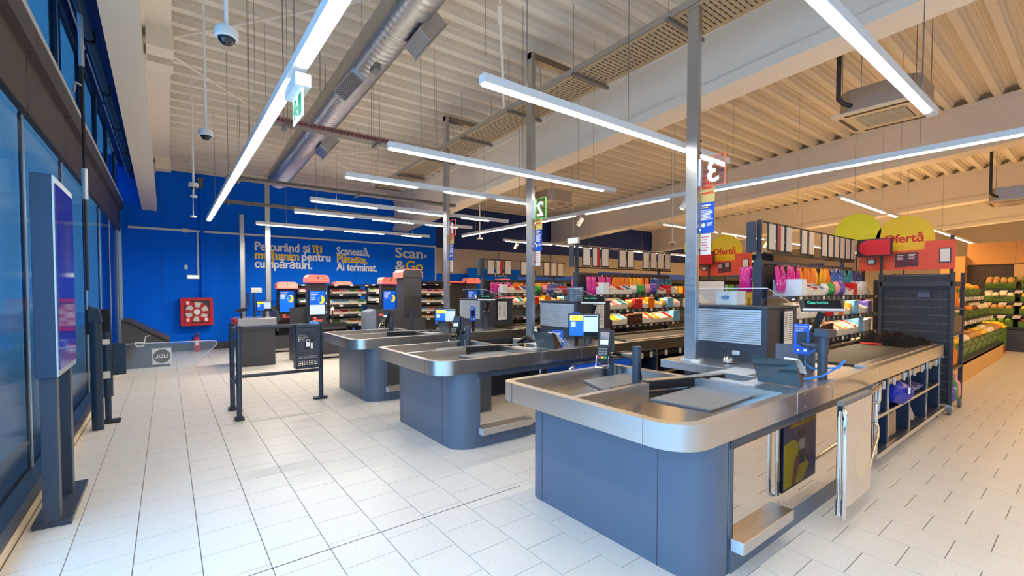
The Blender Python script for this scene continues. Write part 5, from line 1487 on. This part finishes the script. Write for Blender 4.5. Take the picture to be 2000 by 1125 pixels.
text('Alimente', .09, TEXTW, t, (9.095, 3.4, 1.89), (0, -1, 0), (0, 0, 1), width=.3)
obj('pole', MB().box(9.13, 9.16, 3.9, 3.94, 0, 2.02), DARKER, t)

# ================================================================== SELF-SERVICE ZONE (back)
YELLOWT = TEXTY
s = thing('wall_lettering', 'white and yellow goodbye slogan lettering on the blue back wall', 'lettering', (2.8, YB, 2.1))
yw = YB - .006
# slogan 1
text('Pe curând și', .34, TEXTW, s, (1.93, yw, 2.66), width=1.42, bold=.012, name='word')
text('îți', .34, TEXTY, s, (3.44, yw, 2.66), width=.28, bold=.012, name='word')
text('mulțumim', .34, TEXTY, s, (1.93, yw, 2.42), width=1.12, bold=.012, name='word')
text('pentru', .34, TEXTW, s, (3.13, yw, 2.42), width=.80, bold=.012, name='word')
text('cumpărături.', .34, TEXTW, s, (1.93, yw, 2.18), width=1.48, bold=.012, name='word')
s = thing('wall_lettering', 'three line scan and pay slogan in the middle of the blue wall', 'lettering', (4.8, YB, 2.1))
text('Scanează,', .34, TEXTW, s, (4.13, yw, 2.64), width=1.0, bold=.012, name='word')
text('Plătește,', .34, TEXTY, s, (4.13, yw, 2.40), width=.92, bold=.012, name='word')
text('Ai terminat.', .34, TEXTW, s, (4.13, yw, 2.16), width=1.26, bold=.012, name='word')
s = thing('wall_lettering', 'large Scan and Go lettering at the right of the blue wall', 'lettering', (6.5, YB, 2.1))
text('Scan', .46, TEXTWARM, s, (6.0, yw, 2.64), width=.98, bold=.018, name='word')
obj('dot', MB().lathe([(.05, 0), (.05, .006)], n=16).xf(Matrix.Translation((7.1, YB, 2.72)) @ Matrix.Rotation(R(90), 4, 'X')), TEXTWARM, s)
text('&', .46, TEXTWARM, s, (6.0, yw, 2.22), width=.34, bold=.018, name='word')
text('Go', .46, TEXTY, s, (6.36, yw, 2.22), width=.62, bold=.018, name='word')

# hose cabinet, extinguisher, emergency light, pipe
t = thing('hose_cabinet', 'red fire hose cabinet with glazed round reel on the blue wall', 'hose cabinet', (.6, YB, .65))
obj('box', MB().box(.26, .94, YB - .2, YB, .65, 1.36), RED, t, bevel=.01)
dr = obj('door_frame', MB().ring([(x, z) for x, z in rrect(.26, .94, .65, 1.36, .02, 2)], [(x, z) for x, z in rrect(.33, .87, .72, 1.29, .02, 2)], 0, .03).xf(Matrix(((1, 0, 0, 0), (0, 0, -1, YB - .2), (0, 1, 0, 0), (0, 0, 0, 1)))), RED, t)
obj('window', MB().box(.33, .87, YB - .205, YB - .2, .72, 1.29), mat('hose_dark', (60, 62, 64), .3), t)
M = Matrix.Translation((.6, YB - .206, 1.0)) @ Matrix.Rotation(R(90), 4, 'X')
rl = obj('reel_disc', MB().lathe([(.26, 0), (.26, .012)], n=28).xf(M), mat('reel_red', (190, 40, 44), .4), t)
for i in range(6):
    a0 = i * PI / 3 + .12; a1 = a0 + .62
    poly = [(.12 * math.cos(a0), .12 * math.sin(a0)), (.245 * math.cos(a0), .245 * math.sin(a0)), (.245 * math.cos((a0 + a1) / 2), .245 * math.sin((a0 + a1) / 2)), (.245 * math.cos(a1), .245 * math.sin(a1)), (.12 * math.cos(a1), .12 * math.sin(a1))]
    obj('hose_coil', MB().prism(poly, .012, .016).xf(M), mat('hose_white', (214, 210, 204), .5), rl)
obj('hub', MB().lathe([(.07, .012), (.07, .024)], n=18).xf(M), WHITE, rl)
for (x, z) in ((.34, .74), (.72, .74), (.34, 1.17)):
    p = obj('pictogram', MB().box(x, x + .14, YB - .232, YB - .23, z, z + .12), REDB, t)
    obj('pictogram_mark', MB().box(x + .04, x + .1, YB - .234, YB - .232, z + .02, z + .1), TEXTW, p)
t = thing('fire_extinguisher', 'red fire extinguisher standing on the floor by the blue wall', 'extinguisher', (.58, 13.95, 0))
obj('cylinder', MB().lathe([(.06, 0), (.068, .015), (.068, .30), (.05, .35), (.022, .37), (.022, .39)], (.58, 13.95, 0), 20), RED, t, smooth=True)
obj('label', MB().box(.545, .615, 13.876, 13.882, .16, .28), PAPER, t)
obj('valve', MB().box(.55, .61, 13.93, 13.97, .39, .43), DARKER, t)
obj('lever', MB().tube([(.53, 13.95, .43), (.64, 13.95, .46)], .01, 6), RED, t)
obj('hose', MB().tube([(.55, 13.95, .4), (.49, 13.93, .38), (.475, 13.92, .2)], .011, 6), BLACK, t)
t = thing('emergency_light', 'white emergency light box with red arrows on the blue wall', 'light', (.5, YB, 1.85))
obj('box', MB().box(.4, .68, YB - .05, YB, 1.84, 1.95), WHITE, t, bevel=.008)
obj('face', MB().box(.43, .65, YB - .054, YB - .05, 1.86, 1.93), EXITW, t)
tag(obj('wall_sensor', MB().prism(rrect(.36, .43, 2.08, 2.2, .03), YB - .03, YB, 'y'), WHITE), 'small white oval sensor above the emergency light', 'sensor')
t = thing('riser_pipe', 'blue painted vertical pipe on the back wall', 'pipe', (.75, YB, 1.37))
obj('pipe', MB().tube([(.74, YB - .1, 1.37), (.74, YB - .1, 4.5)], .035, 12), BLUE, t, smooth=True)
for z in (1.95, 3.3): obj('collar', MB().tube([(.74, YB - .1, z), (.74, YB - .1, z + .05)], .045, 12), BLUE, t)
# tall posts of the self-service zone
for (x, y, lab) in ((1.9, 12.0, 'tall steel post in front of the goodbye slogan'), (1.56, 13.6, 'rear tall steel post against the blue wall')):
    t = thing('steel_post', lab, 'post', (x, y, 0))
    obj('column', MB().box(x - .05, x + .05, y - .05, y + .05, 0, 3.5 if y > 13 else 4.25), GALV, t, bevel=.003)
    obj('side_channel', MB().box(x + .05, x + .062, y - .03, y + .03, 0, 3.45), STEELD, t)
    obj('foot_plate', MB().box(x - .09, x + .09, y - .09, y + .09, 0, .01), STEELD, t)
t = thing('smoke_head', 'grey sensor bracket at the top of the blue wall', 'sensor', (.7, 14.05, 4.2))
obj('bracket', MB().box(.66, .78, 13.95, YB, 4.32, 4.4), TRAYM, t); obj('head', MB().tube([(.72, 14.0, 4.15), (.72, 14.0, 4.32)], .05, 10), TRAYM, t)

# staffed desk at the left of the zone
t = thing('service_desk', 'dark service desk with steel top at the left of the self-service tills', 'desk', (1.5, 10.8, 0))
obj('cabinet', MB().box(1.18, 1.78, 10.5, 11.2, 0, .82), DARK, t, bevel=.004)
obj('steel_top', MB().box(1.1, 1.8, 10.42, 11.25, .82, .98), STEEL, t, bevel=.006)
obj('red_edge', MB().box(1.06, 1.1, 10.5, 11.2, .88, .96), RED, t)
obj('screen_wall', MB().box(1.8, 1.83, 10.42, 11.3, .7, 1.12), GREYBLUE, t)
monitor(1.62, 10.75, .98, 1.22, R(-15), 'small monitor with blue and white screen on the service desk', .26, .19)
t = thing('card_terminal', 'dark card terminal on a stalk at the left end of the service desk', 'card terminal', (1.2, 10.7, .98))
obj('stalk', MB().tube([(1.2, 10.7, .98), (1.2, 10.7, 1.1)], .02, 8), DARKER, t)
obj('body', MB().hexa([(1.1, 10.62, 1.1), (1.3, 10.62, 1.13), (1.3, 10.78, 1.13), (1.1, 10.78, 1.1), (1.1, 10.62, 1.15), (1.3, 10.62, 1.2), (1.3, 10.78, 1.2), (1.1, 10.78, 1.15)]), BLACK, t, bevel=.01)
t = thing('customer_display', 'turned display with white head on the service desk pole', 'display', (1.46, 10.9, .98))
obj('pole', MB().tube([(1.46, 10.9, .98), (1.46, 10.9, 1.5)], .022, 8), GREYBLUE, t)
obj('side_screen', MB().box(1.33, 1.37, 10.84, 10.98, 1.2, 1.5), FRAMEB, t)
obj('head', MB().box(1.4, 1.6, 10.85, 10.9, 1.5, 1.6), WHITE, t, bevel=.01)
# self service units: base counter, kiosk, number lid
def kiosk(x, y, rz, num, top, label, scr='map'):
    t = thing('self_checkout', label, 'self-checkout', (x, y, 0), rz, group='self-service tills')
    L = dict(local=True)
    obj('column', MB().box(-.2, .2, -.06, .12, .0, top - .18), DARK, t, bevel=.006, **L)
    lid = obj('number_lid', MB().prism([(-.24, top - .17), (.24, top - .17), (.24, top - .06), (.18, top), (-.18, top), (-.24, top - .06)], -.22, .14, 'y'), SALMON, t, **L)
    obj('lit_edge', MB().box(-.245, .245, -.226, -.21, top - .175, top - .155), LEDRED, lid, **L)
    text(num, .1, BLACK, lid, (0, -.222, top - .1), local=True, align='CENTER', name='numeral')
    sc = obj('screen_frame', MB().box(-.18, .18, -.10, -.06, .98, 1.56), BLACK, t, bevel=.006, **L)
    screen(sc, 0, 1.27, .33, .54, -.101, kind=scr)
    obj('scanner', MB().box(-.12, .12, -.12, -.06, .84, .95), DARKER, t, **L)
    obj('scan_light', MB().box(-.1, .1, -.124, -.12, .86, .875), LEDRED, t, **L)
    obj('scan_light', MB().box(-.1, -.03, -.124, -.12, .9, .93), LEDRED, t, **L)
    obj('counter', MB().box(-.55, .62, -.32, .14, .74, .80), STEELD, t, **L)
    obj('counter_front', MB().box(-.55, .62, -.30, -.28, .66, .74), DARK, t, **L)
    obj('side_panel', MB().box(-.55, -.52, -.3, .14, 0, .74), DARK, t, **L)
    obj('side_panel', MB().box(.59, .62, -.3, .14, 0, .74), DARK, t, **L)
    obj('back_panel', MB().box(-.52, .59, .1, .13, 0, .74), DARKER, t, **L)
    obj('lower_drawer', MB().box(-.5, .57, -.28, -.25, .08, .42), DARK, t, **L)
    obj('lower_shelf', MB().box(-.5, .57, -.26, .1, .40, .42), DARKER, t, **L)
    obj('kick_rail', MB().box(-.55, .62, -.33, -.30, .04, .1), STEEL, t, **L)
    obj('bag_screen', MB().box(-.54, .2, .08, .1, .8, 1.16), DARK, t, **L)
    return t
kiosk(2.72, 11.0, R(0), '9', 1.9, 'self-service till number nine with map on its screen, tallest before the slogan')
kiosk(2.42, 12.75, R(0), '1', 1.76, 'small self-service till number one behind the steel post', 'ad')
kiosk(3.95, 13.2, R(0), '2', 1.80, 'self-service till whose red lid peeks above the candy shelf', 'ad')
kiosk(4.68, 11.6, R(0), '8', 1.89, 'self-service till number eight with blue screen beside the grey column', 'ad')
kiosk(7.9, 12.6, R(0), '3', 1.95, 'self-service till with pink lid left of the farthest rack', 'ad')
kiosk(9.3, 12.8, R(0), '4', 1.95, 'self-service till with pink lid behind the middle steel post', 'ad')
# big grey column unit seen from behind
t = thing('self_checkout', 'large grey self-service till seen from behind with turned tablet', 'self-checkout', (4.65, 10.15, 0))
obj('column', MB().box(4.42, 4.88, 10.0, 10.4, 0, 1.86), DARK, t, bevel=.006)
hd = obj('number_lid', MB().prism([(4.40, 1.84), (4.90, 1.84), (4.90, 1.95), (4.84, 2.04), (4.46, 2.04), (4.40, 1.95)], 10.0, 10.55, 'y'), DARK, t)
obj('lit_edge', MB().tube([(4.395, 9.998, 1.84), (4.395, 9.998, 1.95), (4.455, 9.998, 2.045), (4.845, 9.998, 2.045), (4.905, 9.998, 1.95), (4.905, 9.998, 1.84)], .008, 6), SALMON, hd)
obj('lid_side', MB().hexa([(4.37, 10.0, 1.84), (4.40, 10.0, 1.84), (4.40, 10.5, 1.84), (4.37, 10.5, 1.84), (4.37, 10.0, 1.97), (4.44, 10.0, 2.03), (4.44, 10.5, 2.03), (4.37, 10.5, 1.97)]), SALMON, hd)
obj('base', MB().box(3.7, 4.95, 9.95, 10.45, 0, .9), DARK, t)
obj('bag_wall', MB().box(3.70, 4.36, 9.93, 9.97, .55, 1.12), DARK, t)
obj('grey_side', MB().hexa([(3.55, 9.9, .62), (3.72, 9.9, .62), (3.72, 10.4, .62), (3.55, 10.4, .62), (3.55, 9.9, 1.06), (3.72, 9.9, 1.12), (3.72, 10.4, 1.12), (3.55, 10.4, 1.06)]), mat('pale_slate', (112, 126, 146), .4), t)
tb = obj('tablet', MB().hexa([(4.42, 9.86, 1.16), (4.72, 9.84, 1.16), (4.72, 9.86, 1.16), (4.42, 9.88, 1.16), (4.48, 9.9, 1.42), (4.78, 9.88, 1.42), (4.78, 9.9, 1.42), (4.48, 9.92, 1.42)]), BLACK, t)
t = thing('scanner_pole', 'grey pole with black bracket in front of the large grey till', 'pole', (3.72, 8.05, .0))
obj('pole', MB().tube([(3.72, 8.05, 0), (3.72, 8.05, 1.32)], .03, 12), GREYBLUE, t, smooth=True)
obj('bracket', MB().box(3.66, 3.8, 7.98, 8.1, 1.27, 1.42), BLACK, t, bevel=.01)
obj('turned_tablet', MB().hexa([(3.52, 7.95, 1.2), (3.82, 7.93, 1.2), (3.82, 7.96, 1.2), (3.52, 7.98, 1.2), (3.58, 8.0, 1.45), (3.88, 7.98, 1.45), (3.88, 8.01, 1.45), (3.58, 8.03, 1.45)]), BLACK, t)
t = thing('card_terminal', 'card terminal on a slanted holder before the large grey till', 'card terminal', (3.85, 9.6, 0))
obj('holder', MB().tube([(3.95, 9.7, 0), (3.95, 9.7, .95)], .03, 8), GREYBLUE, t)
obj('body', MB().hexa([(3.78, 9.62, .86), (3.86, 9.58, .84), (3.9, 9.64, .84), (3.82, 9.68, .86), (3.92, 9.62, 1.08), (4.0, 9.58, 1.06), (4.04, 9.64, 1.06), (3.96, 9.68, 1.08)]), BLACK, t, bevel=.006)
obj('lit_strip', MB().box(3.68, 3.82, 9.6, 9.63, 1.0, 1.03), LEDRED, t)
# candy gondolas between the tills
def candy(x0, x1, y, zs, label, cols, top, short):
    t = thing('candy_shelf', label, 'shelf', ((x0 + x1) / 2, y, 0))
    obj('back_panel', MB().box(x0 + .1, x1 - .1, y, y + .05, 0, top), DARK, t)
    obj('side_post', MB().box(x0 + .02, x0 + .1, y - .05, y + .08, 0, top + .02), DARKER, t)
    sl = obj('top_shelf', MB().box(x0 - .1, x1 + .1, y - .3, y + .25, top - .03, top), DARKER, t)
    for i in range(3):
        x = x0 + .1 + i * (x1 - x0) * .4
        obj('price_tag', MB().box(x, x + .08, y - .306, y - .3, top - .03, top), PAPER, sl)
    for zi, z in enumerate(zs):
        s = obj('shelf', MB().box(x0, x1, y - .32, y, z - .03, z), DARKER, t)
        obj('price_rail', MB().box(x0, x1, y - .34, y - .32, z - .05, z + .01), DARKER, s)
        for i in range(2):
            x = x0 + .2 + i * .45
            obj('price_tag', MB().box(x, x + .08, y - .345, y - .34, z - .045, z), PAPER, s)
        n = 4
        for i in range(n):
            ww = (x1 - x0 - .1) / n
            c = cols[zi][i % len(cols[zi])]
            goods('display', c, x0 + .05 + ww * (i + .5), y - .17, z, ww * .94, .26, .13, '%s row of the %s' % (ORD[zi], short), i)
    obj('base', MB().box(x0, x1, y - .32, y + .1, 0, .2), DARKER, t)
candy(3.12, 4.05, 11.6, (1.46, 1.20, .96, .72), 'candy shelf in the middle of the self-service zone', (['red', 'rose', 'green', 'red'], ['sky', 'sky', 'cream', 'green'], ['rose', 'red', 'gold', 'green'], ['green', 'cream', 'orange', 'orange']), 1.68, 'middle candy shelf')
candy(4.6, 5.3, 13.1, (1.5, 1.24, 1.0), 'narrow candy shelf left of till eight', (['green', 'rose', 'red', 'red'], ['sky', 'cream', 'green', 'sky'], ['rose', 'orange', 'green', 'gold']), 1.72, 'rear candy shelf')
candy(5.35, 6.3, 11.4, (1.46, 1.22, .98, .8), 'candy shelf right of the large grey till', (['rose', 'magenta', 'red', 'rose'], ['sky', 'gold', 'green', 'sky'], ['sky', 'rose', 'orange', 'green'], ['amber', 'orange', 'gold', 'amber']), 1.72, 'right candy shelf')
candy(2.75, 3.3, 13.3, (1.5, 1.22, .98), 'narrow candy shelf behind till nine', (['rose', 'magenta'], ['teal', 'sky'], ['teal', 'sky']), 1.7, 'left candy shelf')
# goods at till height
t = thing('bag_bundle', 'bundle of grey and yellow folded bags in the till nine counter', 'bags', (3.1, 10.72, .42))
obj('bags', blob(3.05, 10.9, .42, .45, .28, .2, 31), pack('pk_greybags', (190, 186, 180), (140, 140, 120), (220, 210, 60), 8), t, smooth=True)
t = thing('bag_bundle', 'white and yellow bags in a bin at the left of till nine', 'bags', (2.4, 10.72, .42))
obj('bags', blob(2.36, 10.9, .42, .3, .28, .2, 33), pack('pk_whitebags', (226, 226, 222), (210, 200, 40), (60, 80, 170), 7), t, smooth=True)
t = thing('bag_bundle', 'blue plastic bags stuffed below the candy shelf', 'bags', (3.65, 11.15, 0))
obj('bags', blob(3.65, 11.1, .0, .5, .3, .62, 35), pack('pk_bluebags', (20, 60, 180), (30, 80, 210), (120, 150, 220), 6), t, smooth=True)
t = thing('desk_lamp', 'small bright lamp glowing beside the candy shelf', 'lamp', (3.1, 11.06, .8))
obj('stem', MB().tube([(3.1, 11.06, .8), (3.1, 11.06, 1.1)], .015, 8), DARKER, t)
obj('bulb', MB().lathe([(.01, 0), (.03, .02), (.03, .05), (.01, .07)], (3.1, 11.06, 1.08), 12), mat('led_star', (255, 236, 190), .3, emit=(255, 226, 170), estr=30.0), t)
# dark freezer units behind the farthest rack
t = thing('service_booth', 'dark service booth with red light bar behind the farthest post', 'booth', (7.0, 12.9, 0))
obj('body', MB().box(6.4, 7.9, 12.6, 13.3, 0, 1.78), DARKER, t)
obj('canopy', MB().box(6.3, 7.95, 12.5, 13.35, 1.78, 1.84), DARKER, t)
obj('red_bar', MB().box(6.9, 7.6, 12.48, 12.5, 1.8, 1.83), LEDRED, t)
t = thing('word_sign', 'blue low wall panel with white lettering above the farthest rack goods', 'sign', (10.4, 13.9, 1.6))
obj('panel', MB().box(8.6, 11.8, 13.9, 13.95, .0, 2.35), BLUE, t)
text('naci', .3, TEXTW, t, (9.769, 13.893, 2.069), width=0.550, bold=.01)

# ================================================================== LEFT FOREGROUND: totem, gate, barriers
t = thing('info_totem', 'tall dark double-post totem with portrait screen by the glass wall', 'totem', (-.62, 4.5, 0))
obj('base_plate', MB().hexa([(-.72, 4.15, 0), (-.53, 4.13, 0), (-.53, 4.93, 0), (-.72, 4.93, 0), (-.72, 4.15, .035), (-.53, 4.13, .035), (-.53, 4.93, .035), (-.72, 4.93, .035)]), GREYBLUE, t)
for y in (4.14, 4.66):
    obj('leg', MB().box(-.665, -.585, y, y + .09, .035, .985), GREYBLUE, t, bevel=.003)
hd = obj('housing', MB().box(-.675, -.575, 4.09, 4.81, .985, 2.29), FRAMEB, t, bevel=.004)
obj('bezel', MB().box(-.575, -.567, 4.092, 4.808, .99, 2.285), JOINT, hd)
sc = obj('screen', MB().box(-.568, -.562, 4.12, 4.78, 1.03, 2.24), mat('totem_glass', (16, 16, 60), .06, spec=.9, emit=(60, 50, 150), estr=.35), hd, label='glossy dark portrait screen')
# entrance gate post and arm
t = thing('entrance_gate', 'dark tubular entrance gate with a clear swinging arm marked with a logo', 'gate', (-.6, 6.85, 0))
obj('main_column', MB().tube([(-.635, 6.76, 0), (-.635, 6.76, 1.30)], .052, 18), FRAMEB, t, smooth=True)
obj('column_top', MB().hexa([(-.69, 6.70, 1.2), (-.58, 6.70, 1.2), (-.58, 6.82, 1.2), (-.69, 6.82, 1.2), (-.69, 6.71, 1.38), (-.60, 6.71, 1.34), (-.60, 6.81, 1.34), (-.69, 6.81, 1.38)]), FRAMEB, t)
obj('side_tube', MB().tube([(-.57, 7.05, 0), (-.57, 7.05, .4)], .03, 14), FRAMEB, t, smooth=True)
obj('motor_tube', MB().tube([(-.565, 6.98, .32), (-.565, 6.98, 1.07)], .05, 18), FRAMEB, t, smooth=True)
obj('side_foot', MB().box(-.62, -.46, 6.98, 7.12, 0, .03), DARKER, t, bevel=.006)
dsp = obj('display_plate', MB().hexa([(-.75, 7.06, 1.04), (-.545, 7.06, 1.04), (-.545, 7.09, 1.04), (-.75, 7.09, 1.04), (-.75, 7.08, 1.33), (-.54, 7.08, 1.33), (-.54, 7.11, 1.33), (-.75, 7.11, 1.33)]), BLACK, t)
for z, h in ((.93, .06), (.54, .08)):
    obj('sticker', MB().box(-.605, -.535, 6.922, 6.932, z, z + h), PAPER, t)
arm = obj('arm_bracket', MB().box(-.52, -.40, 7.0, 7.03, .56, .93), FRAMEB, t)
obj('bracket_bolt', MB().tube([(-.50, 6.998, .72), (-.50, 6.99, .72)], .01, 8), CHROME, arm)
poly = [(-.44, .915), (.46, .90), (.505, .885), (.505, .85), (.25, .585), (-.43, .585), (-.46, .62)]
pn = obj('clear_arm', MB().prism(poly, 7.012, 7.022, 'y'), ACRYL, t, label='clear acrylic swing arm')
obj('arm_edge', MB().tube([(x, 7.017, z) for x, z in poly + poly[:1]], .005, 6), mat('acrylic_edge', 0), pn)
lg = obj('logo_plate', MB().box(-.157, .03, 7.005, 7.011, .645, .84), WHITE, pn)
obj('logo_disc', MB().lathe([(.085, 0), (.085, .001)], n=26).xf(Matrix.Translation((-.063, 7.0045, .742)) @ Matrix.Rotation(R(90), 4, 'X')), TEXTG, lg)
text('LIDL', .06, TEXTW, lg, (.002, 7.0025, .722), (-1, 0, 0), (0, 0, 1), width=.13, bold=.004)
obj('cart_mark', MB().tube([(-.17, 7.003, 1.0), (-.215, 7.003, .995), (-.235, 7.003, .88), (-.3, 7.003, .88), (-.315, 7.003, .925), (-.225, 7.003, .925)], .006, 6), TEXTW, pn)
# sloping dark collection box by the wall
t = thing('collection_box', 'dark sloping-top collection box at the far left corner', 'box', (-.35, 12.0, 0))
obj('body', MB().prism([(-.72, 0), (.02, 0), (.02, .48), (-.64, .92), (-.72, .92)], 11.6, 12.5, 'y'), mat('dark_taupe', (84, 80, 80), .5), t)
obj('lid', MB().prism([(.03, .49), (.03, .53), (-.63, .97), (-.72, .97), (-.72, .93), (-.64, .93)], 11.56, 12.54, 'y'), mat('lid_umber', (66, 58, 54), .5), t)
# barrier rail with perforated bin
t = thing('barrier_rail', 'dark tubular barrier with two posts by the service desk', 'barrier', (.66, 6.5, 0))
for (x, y) in ((.665, 6.25), (.655, 6.85)):
    obj('post', MB().tube([(x, y, .02), (x, y, 1.11)], .03, 14), GREYBLUE, t, smooth=True)
    obj('foot', MB().prism([(a, b_) for a, b_ in rrect(x - .05, x + .05, y - .08, y + .08, .045)], 0, .03), DARKER, t)
    obj('post_cap', MB().lathe([(.032, 0), (.032, .012), (.02, .018)], (x, y, 1.11), 12), BLACK, t)
for z in (1.06, .42):
    obj('rail', MB().tube([(.665, 6.25, z), (.655, 6.85, z)], .024, 10), GREYBLUE, t, smooth=True)
    obj('rail', MB().tube([(.66, 6.85, z), (1.735, 6.8, z)], .024, 10), GREYBLUE, t, smooth=True)
obj('post', MB().tube([(1.735, 6.8, .02), (1.735, 6.8, 1.1)], .03, 14), GREYBLUE, t, smooth=True)
obj('foot', MB().prism(rrect(1.63, 1.82, 6.75, 6.85, .045), 0, .03), DARKER, t)
t = thing('perforated_bin', 'dark perforated metal bin hanging on the barrier post, lock emblem on its front', 'bin', (1.5, 6.76, .48))
x0, x1, y0, y1, z0, z1 = 1.37, 1.69, 6.62, 6.77, .48, 1.08
obj('left_side', MB().box(x0, x0 + .006, y0, y1, z0, z1), GREYBLUE, t)
obj('right_side', MB().box(x1 - .006, x1, y0, y1, z0, z1), GREYBLUE, t)
obj('bottom', MB().box(x0, x1, y0, y1, z0, z0 + .006), GREYBLUE, t)
# front and back sheets with real square holes
def perforated(y, nm):
    b = MB(); nx, nz = 12, 22; mx = .03; mz = .04
    px = (x1 - x0 - 2 * mx) / nx; pz = (z1 - z0 - 2 * mz) / nz
    b.box(x0, x0 + mx, y, y + .004, z0, z1); b.box(x1 - mx, x1, y, y + .004, z0, z1)
    b.box(x0 + mx, x1 - mx, y, y + .004, z0, z0 + mz); b.box(x0 + mx, x1 - mx, y, y + .004, z1 - mz, z1)
    for j in range(nz + 1):
        zz = z0 + mz + j * pz
        b.box(x0 + mx, x1 - mx, y, y + .004, zz - pz * .25, zz + pz * .25)
    for i in range(nx + 1):
        xx = x0 + mx + i * px
        for j in range(nz):
            zz = z0 + mz + j * pz
            b.box(xx - px * .25, xx + px * .25, y, y + .004, zz + pz * .25, zz + pz * .75)
    return obj(nm, b, GREYBLUE, t)
perforated(y0, 'front_sheet')
em = obj('emblem_plate', MB().box(1.48, 1.60, y0 - .004, y0, .74, .90), DARKER, t)
obj('emblem_lock', MB().box(1.50, 1.55, y0 - .007, y0 - .004, .78, .84), TEXTW, em)
obj('emblem_shackle', MB().tube([(1.505, y0 - .006, .84), (1.505, y0 - .006, .875), (1.545, y0 - .006, .875), (1.545, y0 - .006, .84)], .006, 6), TEXTW, em)
obj('emblem_arrow', MB().box(1.56, 1.585, y0 - .007, y0 - .004, .75, .83), TEXTW, em)
obj('liner', blob(1.62, 6.7, 1.08, .12, .12, .05, 41), mat('bag_blue', (80, 140, 210), .4), t, smooth=True)
# roller blinds and crank rod on the clerestory
for i in range(7):
    ya = 3.4 + i * 1.67
    t = thing('roller_blind', 'rolled up blind tube under the ceiling of the glass wall, %s from the camera' % o_(i), 'blind', (-.62, ya + .8, 4.2), group='roller blinds')
    obj('tube', MB().tube([(-.62, ya + .05, 4.27), (-.62, ya + 1.62, 4.27)], .04, 12), FRAMEB, t, smooth=True)
    obj('bracket', MB().box(-.67, -.57, ya - .02, ya + .03, 4.23, 4.36), BLACK, t)
    obj('hem_bar', MB().box(-.66, -.65, ya + .08, ya + 1.6, 4.12, 4.14), JOINT, t)
t = thing('crank_rod', 'long dark crank rod with handle hanging down the glass wall', 'rod', (-.63, 6.15, 1.6))
obj('upper_tube', MB().tube([(-.63, 6.15, 3.75), (-.63, 6.12, 4.25)], .022, 10), JOINT, t, smooth=True)
obj('rod', MB().tube([(-.63, 6.15, 1.55), (-.63, 6.15, 3.76)], .014, 8), DARKER, t, smooth=True)
obj('sleeve', MB().tube([(-.63, 6.15, 2.45), (-.63, 6.15, 2.75)], .024, 10), JOINT, t, smooth=True)
obj('crank', MB().tube([(-.63, 6.15, 3.56), (-.67, 6.1, 3.57), (-.685, 6.08, 3.46)], .01, 6), JOINT, t)
